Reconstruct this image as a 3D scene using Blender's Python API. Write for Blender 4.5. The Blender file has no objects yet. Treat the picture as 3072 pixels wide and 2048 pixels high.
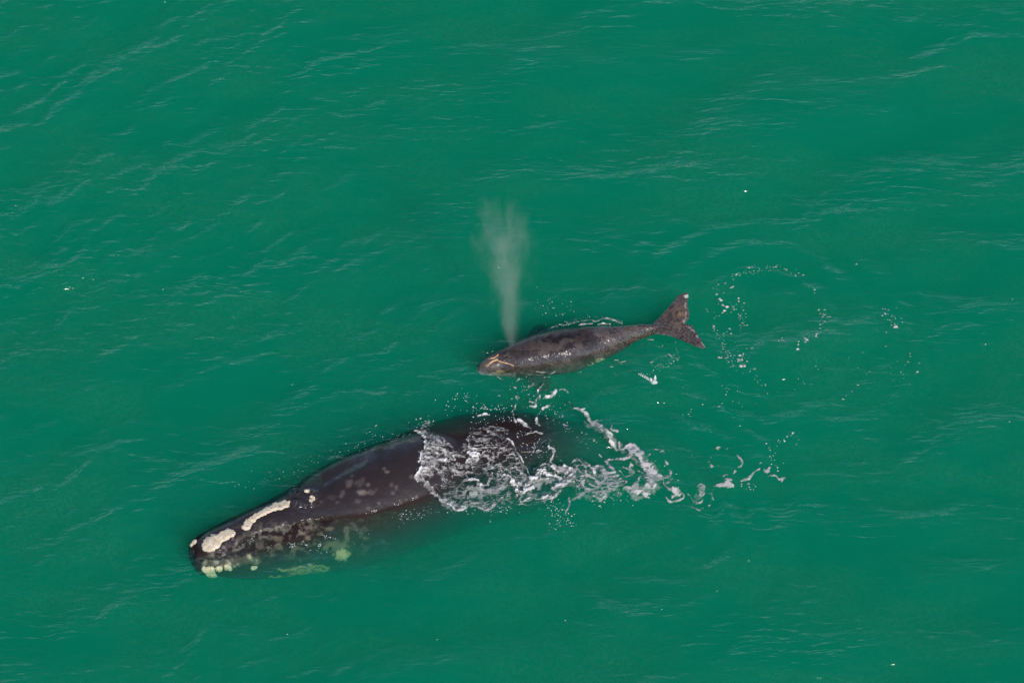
import bpy, bmesh, math, random
import numpy as np
from mathutils import Vector, Matrix
from mathutils.bvhtree import BVHTree

sc = bpy.context.scene
C = sc.collection
R = math.radians

# ------------------------------------------------------------------ camera
DEP, DIST, WIDE = 52.0, 100.0, 26.1
LENS = 36.0 * DIST / WIDE
cam_d = bpy.data.cameras.new('camera'); cam = bpy.data.objects.new('camera', cam_d); C.objects.link(cam)
CAM = np.array([0.0, -DIST * math.cos(R(DEP)), DIST * math.sin(R(DEP))])
cam.location = CAM; cam.rotation_euler = (R(90 - DEP), 0, 0)
cam_d.lens = LENS; cam_d.sensor_width = 36; cam_d.clip_start = 1; cam_d.clip_end = 6000
sc.camera = cam

# ------------------------------------------------------------------ sky, sun, exposure
SUN_EL, SUN_AZ = 40.0, 24.0          # sun stands behind the viewer, a little to the right
w = bpy.data.worlds.new('World'); sc.world = w; w.use_nodes = True
nt = w.node_tree; bg = nt.nodes['Background']
sky = nt.nodes.new('ShaderNodeTexSky'); sky.sky_type = 'NISHITA'; sky.sun_disc = False
sky.sun_elevation = R(SUN_EL); sky.sun_rotation = R(180 - SUN_AZ)
sky.dust_density = 0.0; sky.ozone_density = 3.5
nt.links.new(sky.outputs[0], bg.inputs[0]); bg.inputs[1].default_value = 0.12
sd = bpy.data.lights.new('sun', 'SUN'); sun = bpy.data.objects.new('sun', sd); C.objects.link(sun)
sd.energy = 4.1; sd.angle = R(0.53); sd.color = (1.0, 0.93, 0.85)
sv = Vector((math.sin(R(SUN_AZ)) * math.cos(R(SUN_EL)), -math.cos(R(SUN_AZ)) * math.cos(R(SUN_EL)), math.sin(R(SUN_EL))))
sun.rotation_euler = sv.to_track_quat('Z', 'Y').to_euler(); sun.location = sv * 60
sc.view_settings.view_transform = 'Standard'; sc.view_settings.look = 'None'
sc.view_settings.exposure = 0.03; sc.view_settings.gamma = 1.0
sc.render.engine = 'CYCLES'
cy = sc.cycles
cy.use_denoising = True
cy.max_bounces = 8; cy.transparent_max_bounces = 24; cy.volume_bounces = 2
cy.volume_step_rate = 1.0; cy.volume_max_steps = 128
cy.sample_clamp_direct = 8; cy.sample_clamp_indirect = 4

# ------------------------------------------------------------------ pixel -> point on a level
FW = np.array([0, math.cos(R(DEP)), -math.sin(R(DEP))]); UP = np.array([0, math.sin(R(DEP)), math.cos(R(DEP))])
def ray(sx, sy):                       # photograph pixels, 3072 wide
    u = (sx - 1536) / 3072 * 36 / LENS; v = (1024 - sy) / 3072 * 36 / LENS
    return FW + UP * v + np.array([1.0, 0, 0]) * u
def at(sx, sy, z=0.0):
    d = ray(sx, sy); return CAM + d * (z - CAM[2]) / d[2]
def proj(P):                           # points (n,3) -> photograph pixels
    Q = P - CAM; f = Q @ FW
    return np.stack([1536 + (Q[:, 0] / f) * LENS / 36 * 3072, 1024 - ((Q @ UP) / f) * LENS / 36 * 3072], 1)
K = 3072 / 2352.0
def atp(px, py, z=0.0): return at(px * K, py * K, z)
CR = {1: (520, 1150, 2.529), 2: (1150, 1150, 3.485), 3: (1650, 1150, 3.136), 4: (1380, 850, 2.94), 5: (2100, 750, 3.485), 0: (0, 0, 1 / K)}
def cs(c, x, y): o = CR[c]; return (o[0] + x / o[2], o[1] + y / o[2])
def px2m(c): return 1 / CR[c][2] / 117.7

# ------------------------------------------------------------------ numpy noise
def _h(ix, iy, s):
    n = (ix.astype(np.int64) * 374761393 + iy.astype(np.int64) * 668265263 + s * 1442695041) & 0xffffffff
    n = ((n ^ (n >> 13)) * 1274126177) & 0xffffffff
    n = ((n ^ (n >> 16)) * 2246822519) & 0xffffffff
    return ((n ^ (n >> 15)) & 0xffffff) / float(0xffffff)
def vnoise(x, y, s=0):
    ix = np.floor(x); iy = np.floor(y); fx = x - ix; fy = y - iy
    fx = fx * fx * fx * (fx * (fx * 6 - 15) + 10); fy = fy * fy * fy * (fy * (fy * 6 - 15) + 10)
    a = _h(ix, iy, s); b = _h(ix + 1, iy, s); c = _h(ix, iy + 1, s); d = _h(ix + 1, iy + 1, s)
    return (a * (1 - fx) + b * fx) * (1 - fy) + (c * (1 - fx) + d * fx) * fy
def fbm(x, y, o=4, s=0):
    t = 0; a = 0.5; n = 0
    for i in range(o):
        t = t + a * vnoise(x, y, s + i * 17); n += a; x = x * 2.03 + 5.1; y = y * 2.03 - 3.7; a *= 0.5
    return t / n
def ridged(x, y, o=4, s=0):            # bright thin filaments
    t = 0; a = 0.5; n = 0
    for i in range(o):
        t = t + a * (1 - np.abs(2 * vnoise(x, y, s + i * 31) - 1)); n += a; x = x * 1.93 + 1.7; y = y * 1.93 + 9.2; a *= 0.55
    return t / n
def worley(x, y, s=0):
    ix = np.floor(x); iy = np.floor(y); f1 = np.full(x.shape, 9.0); f2 = np.full(x.shape, 9.0)
    for dx in (-1, 0, 1):
        for dy in (-1, 0, 1):
            jx = ix + dx; jy = iy + dy
            d = np.hypot(jx + _h(jx, jy, s) - x, jy + _h(jx, jy, s + 7) - y)
            f2 = np.minimum(f2, np.maximum(f1, d)); f1 = np.minimum(f1, d)
    return f1, f2
def sstep(a, b, x):
    t = np.clip((x - a) / (b - a), 0, 1); return t * t * (3 - 2 * t)

# ------------------------------------------------------------------ tagging and linking
def tag(o, label=None, cat=None, group=None, kind=None):
    if label: o['label'] = label
    if cat: o['category'] = cat
    if group: o['group'] = group
    if kind: o['kind'] = kind
    return o
def link(name, verts, faces, mat, parent=None, smooth=True):
    me = bpy.data.meshes.new(name)
    verts = np.asarray(verts, np.float32); faces = np.asarray(faces, np.int32)
    me.vertices.add(len(verts)); me.vertices.foreach_set('co', verts.ravel())
    k = faces.shape[1]
    me.loops.add(faces.size); me.loops.foreach_set('vertex_index', faces.ravel())
    me.polygons.add(len(faces)); me.polygons.foreach_set('loop_start', np.arange(0, faces.size, k, dtype=np.int32))
    me.update(calc_edges=True); me.validate()
    if smooth: me.polygons.foreach_set('use_smooth', np.ones(len(me.polygons), bool))
    if mat: me.materials.append(mat)
    o = bpy.data.objects.new(name, me); C.objects.link(o)
    if parent is not None:
        o.parent = parent; o.matrix_parent_inverse = Matrix.Translation(parent.location).inverted()
    return o
def vattr(o, name, val):
    a = o.data.attributes.new(name, 'FLOAT', 'POINT'); a.data.foreach_set('value', np.asarray(val, np.float32))
def vcol(o, name, rgb):
    a = o.data.attributes.new(name, 'FLOAT_COLOR', 'POINT')
    a.data.foreach_set('color', np.concatenate([rgb, np.ones((len(rgb), 1))], 1).astype(np.float32).ravel())

# ------------------------------------------------------------------ materials
class NB:
    def __init__(s, name):
        s.m = bpy.data.materials.new(name); s.m.use_nodes = True; s.t = s.m.node_tree; s.t.nodes.clear()
        s.out = s.n('ShaderNodeOutputMaterial')
    def n(s, typ, inp=None, **kw):
        x = s.t.nodes.new(typ)
        for k, v in kw.items(): setattr(x, k, v)
        for k, v in (inp or {}).items():
            if hasattr(v, 'is_output'): s.t.links.new(v, x.inputs[k])
            else: x.inputs[k].default_value = v
        return x
    def l(s, a, b): s.t.links.new(a, b)
    def math(s, op, a, b=0.0, clamp=False):
        x = s.n('ShaderNodeMath', {0: a, 1: b}, operation=op); x.use_clamp = clamp; return x.outputs[0]
    def ramp(s, fac, a, b, lo=0.0, hi=1.0):
        return s.n('ShaderNodeMapRange', {0: fac, 1: a, 2: b, 3: lo, 4: hi}).outputs[0]

SIG_S = (0.0, 0.224, 0.148); SIG_A = (0.52, 0.146, 0.247)
def water_material():
    b = NB('sea_water')
    tc = b.n('ShaderNodeTexCoord').outputs['Object']
    mp = b.n('ShaderNodeMapping', {'Vector': tc, 'Rotation': (0, 0, R(-14)), 'Scale': (0.30, 1.0, 1.0)}).outputs[0]
    mpd = b.n('ShaderNodeMapping', {'Vector': tc, 'Rotation': (0, 0, R(-52)), 'Scale': (0.30, 1.0, 1.0)}).outputs[0]
    nd = b.n('ShaderNodeTexNoise', {'Vector': mpd, 'Scale': 4.4, 'Detail': 1.6, 'Roughness': 0.5, 'Distortion': 0.35}).outputs[0]
    nh = b.n('ShaderNodeTexNoise', {'Vector': mp, 'Scale': 4.0, 'Detail': 1.6, 'Roughness': 0.5, 'Distortion': 0.35}).outputs[0]
    sx = b.n('ShaderNodeSeparateXYZ', {0: tc}).outputs[0]
    n1 = b.n('ShaderNodeMix', {0: b.ramp(b.math('ADD', sx, b.math('MULTIPLY', nh, 4.0)), -4.0, 5.0), 2: nd, 3: nh}).outputs[0]
    mp2 = b.n('ShaderNodeMapping', {'Vector': tc, 'Rotation': (0, 0, R(-8)), 'Scale': (0.36, 1.0, 1.0)}).outputs[0]
    n2 = b.n('ShaderNodeTexNoise', {'Vector': mp2, 'Scale': 10.0, 'Detail': 1.2, 'Roughness': 0.5, 'Distortion': 0.4}).outputs[0]
    patch = b.n('ShaderNodeTexNoise', {'Vector': mp2, 'Scale': 0.20, 'Detail': 4.0, 'Roughness': 0.55}).outputs[0]
    gust = b.ramp(patch, 0.42, 0.62, 0.35, 1.0)
    h = b.math('ADD', b.math('MULTIPLY', b.math('MULTIPLY', n1, 0.098), b.ramp(gust, .35, 1, 0.55, 1.2)), b.math('MULTIPLY', b.math('MULTIPLY', n2, 0.026), gust))
    bump = b.n('ShaderNodeBump', {'Height': h, 'Strength': 1.0, 'Distance': 1.0}).outputs[0]
    bf = b.n('ShaderNodeNewGeometry').outputs['Backfacing']     # same reflectance for light entering and leaving
    fr = b.n('ShaderNodeFresnel', {'IOR': b.ramp(bf, 0, 1, 1.333, 1 / 1.333), 'Normal': bump}).outputs[0]
    gl = b.n('ShaderNodeBsdfGlossy', {'Color': (1, 1, 1, 1), 'Roughness': 0.06, 'Normal': bump}).outputs[0]
    tr = b.n('ShaderNodeBsdfTransparent', {'Color': (1, 1, 1, 1)}).outputs[0]
    # light and dark mottling of wave-lit water, painted as a thin green layer
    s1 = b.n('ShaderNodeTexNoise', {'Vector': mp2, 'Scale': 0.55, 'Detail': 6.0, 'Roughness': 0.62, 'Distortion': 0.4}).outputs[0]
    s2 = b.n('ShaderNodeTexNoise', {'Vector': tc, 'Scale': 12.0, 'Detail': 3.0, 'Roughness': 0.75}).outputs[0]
    light_mottle = b.math('MULTIPLY', b.ramp(s1, 0.42, 0.66, 0.0, 0.085), b.ramp(s2, 0.42, 0.66, 0.2, 1.7))
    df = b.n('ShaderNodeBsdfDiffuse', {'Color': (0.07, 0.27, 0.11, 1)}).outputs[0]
    tr = b.n('ShaderNodeMixShader', {0: light_mottle, 1: tr, 2: df}).outputs[0]
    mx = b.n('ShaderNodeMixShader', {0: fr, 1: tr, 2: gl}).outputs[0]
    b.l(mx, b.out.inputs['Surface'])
    vs = b.n('ShaderNodeVolumeScatter', {'Color': (*SIG_S, 1), 'Density': 1.0, 'Anisotropy': 0.0}).outputs[0]
    A = max(SIG_A)
    va = b.n('ShaderNodeVolumeAbsorption', {'Color': tuple(1 - a / A for a in SIG_A) + (1,), 'Density': A}).outputs[0]
    ad = b.n('ShaderNodeAddShader', {0: vs, 1: va}).outputs[0]
    b.l(ad, b.out.inputs['Volume'])
    return b.m

def skin_material(name, bumpamt, scale):
    b = NB(name)
    col = b.n('ShaderNodeAttribute', attribute_name='pigment').outputs['Color']
    rug = b.n('ShaderNodeAttribute', attribute_name='film').outputs['Fac']
    tc = b.n('ShaderNodeTexCoord').outputs['Object']
    nz = b.n('ShaderNodeTexNoise', {'Vector': tc, 'Scale': 2.2 * scale, 'Detail': 6.0, 'Roughness': 0.6}).outputs[0]
    mix = b.n('ShaderNodeMix', {0: b.ramp(nz, 0.35, 0.68, 0.0, 0.4), 6: col, 7: (0.016, 0.011, 0.012, 1)}, data_type='RGBA').outputs[2]
    fine = b.n('ShaderNodeTexNoise', {'Vector': tc, 'Scale': 13.0, 'Detail': 2.0, 'Roughness': 0.5}).outputs[0]
    mid = b.n('ShaderNodeTexNoise', {'Vector': tc, 'Scale': 9.0 * scale, 'Detail': 3.0, 'Roughness': 0.55}).outputs[0]
    h = b.math('ADD', b.math('MULTIPLY', b.math('MULTIPLY', fine, rug), bumpamt), b.math('MULTIPLY', mid, 0.006))
    bump = b.n('ShaderNodeBump', {'Height': h, 'Strength': 1.0, 'Distance': 1.0}).outputs[0]
    z = b.n('ShaderNodeSeparateXYZ', {0: b.n('ShaderNodeNewGeometry').outputs['Position']}).outputs[2]
    dry = b.ramp(z, -0.05, 0.01)        # wet skin shines in air, hardly at all inside the water (nearly the same index)
    p = b.n('ShaderNodeBsdfPrincipled', {'Base Color': mix, 'Roughness': 0.5, 'Normal': bump,
        'Coat Weight': b.math('MULTIPLY', dry, b.ramp(rug, 0.1, 1.0, 0.36, 1.0)), 'Coat Roughness': 0.06, 'Coat IOR': 1.6, 'Coat Normal': bump, 'Specular IOR Level': b.math('MULTIPLY', dry, 0.12)}).outputs[0]
    b.l(p, b.out.inputs['Surface']); return b.m

def callosity_material(name, c1, c2, dark=(0.10, 0.075, 0.06)):
    b = NB(name)
    tc = b.n('ShaderNodeTexCoord').outputs['Object']
    n1 = b.n('ShaderNodeTexNoise', {'Vector': tc, 'Scale': 7.0, 'Detail': 5.0, 'Roughness': 0.6}).outputs[0]
    vo = b.n('ShaderNodeTexVoronoi', {'Vector': tc, 'Scale': 16.0}, feature='DISTANCE_TO_EDGE').outputs[0]
    n2 = b.n('ShaderNodeTexNoise', {'Vector': tc, 'Scale': 26.0, 'Detail': 3.0}).outputs[0]
    m1 = b.n('ShaderNodeMix', {0: b.ramp(n1, 0.35, 0.65), 6: (*c1, 1), 7: (*c2, 1)}, data_type='RGBA').outputs[2]
    pit = b.math('MULTIPLY', b.ramp(vo, 0.0, 0.05, 1.0, 0.0), b.ramp(n1, 0.42, 0.6))
    pit = b.math('MAXIMUM', b.math('MULTIPLY', pit, 0.7), b.ramp(n2, 0.63, 0.72))
    m2 = b.n('ShaderNodeMix', {0: pit, 6: m1, 7: (*dark, 1)}, data_type='RGBA').outputs[2]
    bump = b.n('ShaderNodeBump', {'Height': n2, 'Strength': 1.0, 'Distance': 0.018}).outputs[0]
    p = b.n('ShaderNodeBsdfPrincipled', {'Base Color': m2, 'Roughness': 0.55, 'Normal': bump}).outputs[0]
    b.l(p, b.out.inputs['Surface']); return b.m

def foam_material():
    b = NB('sea_foam')
    cov = b.n('ShaderNodeAttribute', attribute_name='cover').outputs['Fac']
    tc = b.n('ShaderNodeTexCoord').outputs['Object']
    n2 = b.n('ShaderNodeTexNoise', {'Vector': tc, 'Scale': 38.0, 'Detail': 2.0}).outputs[0]
    n1 = b.n('ShaderNodeTexNoise', {'Vector': tc, 'Scale': 7.0, 'Detail': 3.0}).outputs[0]
    c = b.n('ShaderNodeMix', {0: b.ramp(n1, 0.3, 0.7), 6: (0.37, 0.355, 0.34, 1), 7: (0.52, 0.49, 0.465, 1)}, data_type='RGBA').outputs[2]
    c = b.n('ShaderNodeMix', {0: b.ramp(cov, 0.85, 1.1, 0, .85), 6: c, 7: (0.80, 0.77, 0.74, 1)}, data_type='RGBA').outputs[2]
    bump = b.n('ShaderNodeBump', {'Height': b.math('ADD', n2, b.math('MULTIPLY', cov, 2.0)), 'Strength': 1.0, 'Distance': 0.012}).outputs[0]
    p = b.n('ShaderNodeBsdfPrincipled', {'Base Color': c, 'Roughness': 0.6, 'Normal': bump}).outputs[0]
    tr = b.n('ShaderNodeBsdfTransparent').outputs[0]
    a = b.math('ADD', cov, b.math('MULTIPLY', b.math('SUBTRACT', n2, 0.5), 0.25))
    mx = b.n('ShaderNodeMixShader', {0: b.ramp(a, 0.08, 0.95), 1: tr, 2: p}).outputs[0]
    b.l(mx, b.out.inputs['Surface']); return b.m
FOAM = foam_material()
def droplet_material():
    b = NB('foam_specks')
    p = b.n('ShaderNodeBsdfPrincipled', {'Base Color': (0.50, 0.54, 0.53, 1), 'Roughness': 0.35}).outputs[0]
    b.l(p, b.out.inputs['Surface']); return b.m
DROP = droplet_material()

# ------------------------------------------------------------------ water surface height
rs = np.random.RandomState(5)
WAVES = []
for i in range(70):
    lam = 0.30 * (3.4 / 0.30) ** rs.rand()
    tr_ = rs.rand() < 0.5; main = 132 if tr_ else 101             # travel direction of the two trains (degrees from +X)
    th = R(main + rs.randn() * 24)
    WAVES.append((2 * math.pi / lam, math.cos(th), math.sin(th), rs.rand() * 6.28, 0.0040 * lam ** 1.05 * (0.6 + 0.8 * rs.rand()), tr_))
for i in range(9):                      # low swell
    lam = 2.6 + 3.6 * rs.rand(); th = R(112 + rs.randn() * 26)
    WAVES.append((2 * math.pi / lam, math.cos(th), math.sin(th), rs.rand() * 6.28, 0.0058 * lam, rs.rand() < .5))
RINGS = [(atp(1900, 860), 1.2, 4.2, 0.55, 0.018), (atp(2080, 1080), .8, 2.6, .7, .014), (atp(700, 1500), 2.0, 7.0, 1.1, 0.022), (atp(1500, 1300), 1.5, 6.5, 0.8, 0.020), (atp(1765, 740), 1.9, 5.2, 0.75, 0.032), (atp(1500, 1120), 1.6, 5.5, 0.9, 0.030), (atp(1150, 850), 0.9, 3.6, 0.62, 0.013), (atp(560, 1260), 1.3, 5.0, 0.8, 0.015)]
def height(x, y):
    g = 0.25 + 1.1 * sstep(0.38, 0.68, fbm(x * 0.16 + 3, y * 0.2 + 8, 3, 41))
    wx = x + 0.8 * fbm(x * 0.3, y * 0.3, 2, 3); wy = y + 0.8 * fbm(x * 0.3 + 7, y * 0.3, 2, 9)
    z = np.zeros_like(x)
    wa = .25 + 1.0 * (1 - sstep(-7, 6, x + 5 * (fbm(x * .12, y * .12, 2, 15) - .5)))
    for k, cx, cyy, ph, am, tr_ in WAVES:
        a = k * (cx * wx + cyy * wy) + ph
        s = np.sin(a); z += am * (s + 0.25 * (s * np.abs(s))) * (g if k > 5 else 1.0) * (wa if tr_ else 1.4 - wa)
    for c, r0, r1, lam, am in RINGS:
        r = np.hypot(x - c[0], y - c[1]) + 0.5 * (fbm(x * .5, y * .5, 2, 77) - .5)
        z += am * np.sin(r / lam * 6.283) * sstep(r0 * .5, r0, r) * (1 - sstep(r0 + .3 * (r1 - r0), r1, r)) * (0.4 + 1.2 * fbm(x * .4 + 2, y * .4, 2, 61))
    far = np.hypot(x, y)
    return z * (1 - sstep(60, 160, far))

def axis(core, step, reach):
    a = list(np.arange(0, core + 1e-6, step)); s = step
    while a[-1] < reach: s *= 1.16; a.append(a[-1] + s)
    a = np.array(a); return np.concatenate([-a[:0:-1], a])
def build_water():
    xs = axis(15.5, 0.075, 2500); ys = axis(19.0, 0.075, 2500)
    X, Y = np.meshgrid(xs, ys); Z = height(X, Y)
    ny, nx = X.shape
    V = np.stack([X.ravel(), Y.ravel(), Z.ravel()], 1)
    idx = np.arange(nx * ny).reshape(ny, nx)
    F = np.stack([idx[:-1, :-1], idx[:-1, 1:], idx[1:, 1:], idx[1:, :-1]], -1).reshape(-1, 4)
    border = np.concatenate([idx[0, :-1], idx[:-1, -1], idx[-1, :0:-1], idx[:0:-1, 0]])
    n0 = len(V); B = V[border].copy(); B[:, 2] = -40
    V = np.concatenate([V, B]); nb = len(border); lo = n0 + np.arange(nb)
    side = np.stack([np.roll(border, -1), border, lo, np.roll(lo, -1)], 1)
    # sea-bed side of the body of water: four corners only need one fan of quads
    cidx = len(V); V = np.concatenate([V, [[0, 0, -40.0]]])
    i = np.arange(0, nb - 1, 2)
    if nb % 2 == 0: fan = np.stack([lo[i], np.full(len(i), cidx), lo[(i + 2) % nb], lo[(i + 1) % nb]], 1)
    F = np.concatenate([F, side, fan])
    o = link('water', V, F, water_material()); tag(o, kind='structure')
    return o
build_water()

# ------------------------------------------------------------------ whale bodies
def catmull(P, n):
    P = np.asarray(P, float); d = np.r_[0, np.cumsum(np.sqrt(np.linalg.norm(np.diff(P[:, :3], axis=0), axis=1)))]
    out = []; m = len(P)
    ts = np.linspace(0, d[-1], n)
    T = np.zeros_like(P)
    for i in range(m):
        a = max(i - 1, 0); b = min(i + 1, m - 1); T[i] = (P[b] - P[a]) / (d[b] - d[a])
    for t in ts:
        i = min(np.searchsorted(d, t, 'right') - 1, m - 2); h = d[i + 1] - d[i]; u = (t - d[i]) / h
        out.append((2*u**3-3*u**2+1)*P[i] + (u**3-2*u**2+u)*h*T[i] + (-2*u**3+3*u**2)*P[i+1] + (u**3-u**2)*h*T[i+1])
    return np.array(out)
def sweep(st, n=160, m=64):
    """st rows: world x, y, z, half width, top, bottom, roll(deg), upper exponent"""
    S = catmull(st, n); ctr = S[:, :3]
    T = np.gradient(ctr, axis=0); T /= np.linalg.norm(T, axis=1)[:, None]
    V = []
    for i in range(n):
        t = T[i]; side = np.cross([0, 0, 1.0], t); side /= np.linalg.norm(side); up = np.cross(t, side)
        ro = R(S[i, 6]); s2 = side * math.cos(ro) + up * math.sin(ro); u2 = -side * math.sin(ro) + up * math.cos(ro)
        for j in range(m):
            a = 2 * math.pi * j / m; c, s = math.cos(a), math.sin(a)
            e = S[i, 7] if s > 0 else 2.15
            cc = math.copysign(abs(c) ** (2 / e), c); ss = math.copysign(abs(s) ** (2 / e), s)
            V.append(ctr[i] + s2 * cc * max(S[i, 3], .01) + u2 * ss * max(S[i, 4] if s > 0 else S[i, 5], .01))
    F = []
    for i in range(n - 1):
        for j in range(m):
            k = (j + 1) % m; F.append((i * m + j, i * m + k, (i + 1) * m + k, (i + 1) * m + j))
    F = [tuple(f) for f in F]; F.append(tuple(range(m - 1, -1, -1))); F.append(tuple(range((n - 1) * m, n * m)))
    return V, F, ctr, T
def inside(poly, x, y):
    poly = np.asarray(poly); r = np.zeros(x.shape, bool); n = len(poly)
    for i in range(n):
        x0, y0 = poly[i]; x1, y1 = poly[(i + 1) % n]
        if y0 == y1: continue
        c = ((y0 > y) != (y1 > y)) & (x < (x1 - x0) * (y - y0) / (y1 - y0) + x0); r ^= c
    return r
def segd(x, y, a, b):
    dx, dy = b[0] - a[0], b[1] - a[1]; L = dx * dx + dy * dy + 1e-12
    t = np.clip(((x - a[0]) * dx + (y - a[1]) * dy) / L, 0, 1)
    return np.hypot(x - a[0] - t * dx, y - a[1] - t * dy), t
def edged(poly, x, y):
    d = np.full(x.shape, 1e9); n = len(poly)
    for i in range(n): d = np.minimum(d, segd(x, y, poly[i], poly[(i + 1) % n])[0])
    return d
def smooth_poly(p, n=4):
    p = np.asarray(p, float)
    for _ in range(n):
        q = np.roll(p, -1, 0); p = np.stack([.75 * p + .25 * q, .25 * p + .75 * q], 1).reshape(-1, p.shape[1])
    return p
def blade(poly, o, ex, ey, thick, soft, step, bend=0.0):
    """a closed fin: outline poly in the plane (o, ex, ey), thinning to its edge"""
    poly = smooth_poly(poly, 2); ez = np.cross(ex, ey)
    x0, y0 = poly.min(0); x1, y1 = poly.max(0)
    xs = np.arange(x0 - step, x1 + step * 2, step); ys = np.arange(y0 - step, y1 + step * 2, step)
    X, Y = np.meshgrid(xs, ys); ins = inside(poly, X, Y); d = edged(poly, X, Y); sdf = np.where(ins, d, -d)
    keep = sdf > -step * 0.9
    T = thick * (0.35 + 0.65 * (1 - np.exp(-np.maximum(sdf, 0) / soft)))
    zoff = bend * (Y ** 2)
    def vv(s): return (np.asarray(o) + X[..., None] * ex + Y[..., None] * ey + ((s * T + zoff)[..., None]) * ez).reshape(-1, 3)
    n = X.size; idx = np.arange(n).reshape(X.shape)
    q = keep[:-1, :-1] & keep[1:, :-1] & keep[:-1, 1:] & keep[1:, 1:]
    a, b, c, e = idx[:-1, :-1][q], idx[:-1, 1:][q], idx[1:, 1:][q], idx[1:, :-1][q]
    V = np.concatenate([vv(1), vv(-1)]); F = list(map(tuple, np.stack([a, b, c, e], 1))) + list(map(tuple, np.stack([a, e, c, b], 1) + n))
    cnt = {}
    for f in np.stack([a, b, c, e], 1):
        for k in range(4):
            u, v = f[k], f[(k + 1) % 4]; key = (min(u, v), max(u, v)); cnt[key] = None if key in cnt else (u, v)
    for uv in cnt.values():
        if uv: u, v = uv; F.append((v, u, u + n, v + n))
    used = sorted({i for f in F for i in f}); mp = {u: i for i, u in enumerate(used)}
    return [tuple(V[u]) for u in used], [tuple(mp[i] for i in f) for f in F]
def fuse(name, pieces, voxel, mat, parent, smooth_it=6):
    V, F = [], []
    for v, f in pieces:
        k = len(V); V += [tuple(p) for p in v]; F += [tuple(i + k for i in g) for g in f]
    me = bpy.data.meshes.new('raw'); me.from_pydata(V, [], F); bm = bmesh.new(); bm.from_mesh(me)
    bmesh.ops.recalc_face_normals(bm, faces=bm.faces); bm.to_mesh(me); bm.free()
    o = bpy.data.objects.new('raw', me); C.objects.link(o)
    md = o.modifiers.new('r', 'REMESH'); md.mode = 'VOXEL'; md.voxel_size = voxel
    ms = o.modifiers.new('s', 'SMOOTH'); ms.iterations = smooth_it; ms.factor = 0.5
    dg = bpy.context.evaluated_depsgraph_get(); m2 = bpy.data.meshes.new_from_object(o.evaluated_get(dg))
    bpy.data.objects.remove(o); bpy.data.meshes.remove(me); m2.name = name
    m2.polygons.foreach_set('use_smooth', np.ones(len(m2.polygons), bool)); m2.materials.clear(); m2.materials.append(mat)
    ob = bpy.data.objects.new(name, m2); C.objects.link(ob)
    ob.parent = parent; ob.matrix_parent_inverse = Matrix.Translation(parent.location).inverted()
    return ob
def coords(me):
    a = np.empty(len(me.vertices) * 3, np.float32); me.vertices.foreach_get('co', a); V = a.reshape(-1, 3).astype(float)
    me.vertex_normals[0]; b = np.empty(len(me.vertices) * 3, np.float32); me.vertex_normals.foreach_get('vector', b)
    return V, b.reshape(-1, 3).astype(float)
def displace(o, fn):
    V, N = coords(o.data); V = V + N * fn(V, N)[:, None]
    o.data.vertices.foreach_set('co', V.astype(np.float32).ravel()); o.data.update()
def empty(name, loc):
    o = bpy.data.objects.new(name, None); C.objects.link(o); o.location = Vector(loc); o.empty_display_size = 0.3; return o
def patch(name, body_bvh, crop, poly, thick, mat, parent, step=0.02, rough=0.4, label=None, seed=0, wobk=9):
    """a raised, bumpy crust grown on the skin inside an outline"""
    P = smooth_poly([cs(crop, *p) for p in poly], 2)
    x0, y0 = P.min(0); x1, y1 = P.max(0); s = step * 117.7
    X, Y = np.meshgrid(np.arange(x0 - s, x1 + 2 * s, s), np.arange(y0 - s, y1 + 2 * s, s))
    wob = (fbm(X * .11, Y * .11, 3, seed + 5) - .5) * wobk
    sdf = (np.where(inside(P, X, Y), 1, -1) * edged(P, X, Y) + wob) / 117.7
    ny, nx = X.shape; V = []; idx = -np.ones(X.shape, int)
    ne = (fbm(X * .11, Y * .11, 3, seed) - .5) * 2 + (ridged(X * .16, Y * .16, 2, seed + 3) - .6)
    for j in range(ny):
        for i in range(nx):
            if sdf[j, i] < -step * 1.2: continue
            d = Vector(ray(X[j, i], Y[j, i])).normalized()
            h = body_bvh.ray_cast(Vector(CAM), d, 200)
            if h[0] is None: continue
            e = sstep(-step, 0.05, sdf[j, i]); t = -0.012 + (thick + 0.012) * e * (1 + rough * ne[j, i])
            idx[j, i] = len(V); V.append(h[0] + h[1] * float(t))
    q = (idx[:-1, :-1] >= 0) & (idx[1:, :-1] >= 0) & (idx[:-1, 1:] >= 0) & (idx[1:, 1:] >= 0)
    F = np.stack([idx[1:, :-1][q], idx[1:, 1:][q], idx[:-1, 1:][q], idx[:-1, :-1][q]], 1)
    if len(F) == 0: return None
    V = np.array([tuple(v) for v in V]); Vs = V
    o = link(name, V, F, mat, parent)
    if label: o['label'] = label
    return o
def ell(cx, cy, rx, ry, rot=0, n=12):
    return [(cx + rx * math.cos(a) * math.cos(R(rot)) - ry * math.sin(a) * math.sin(R(rot)), cy + rx * math.cos(a) * math.sin(R(rot)) + ry * math.sin(a) * math.cos(R(rot))) for a in np.linspace(0, 2 * math.pi, n, False)]
def bvh_of(o):
    dg = bpy.context.evaluated_depsgraph_get()
    bm = bmesh.new(); bm.from_mesh(o.data); b = BVHTree.FromBMesh(bm); bm.free(); return b
def spot(S, c, cx, cy, rx, ry, soft=0.35):
    x, y = cs(c, cx, cy); k = 1 / CR[c][2]
    d = np.hypot((S[:, 0] - x) / (rx * k), (S[:, 1] - y) / (ry * k))
    d = d + (fbm(S[:, 0] * .16, S[:, 1] * .16, 3, 55) - .5) * 1.1; return 1 - sstep(1 - soft, 1 + soft, d)
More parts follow.
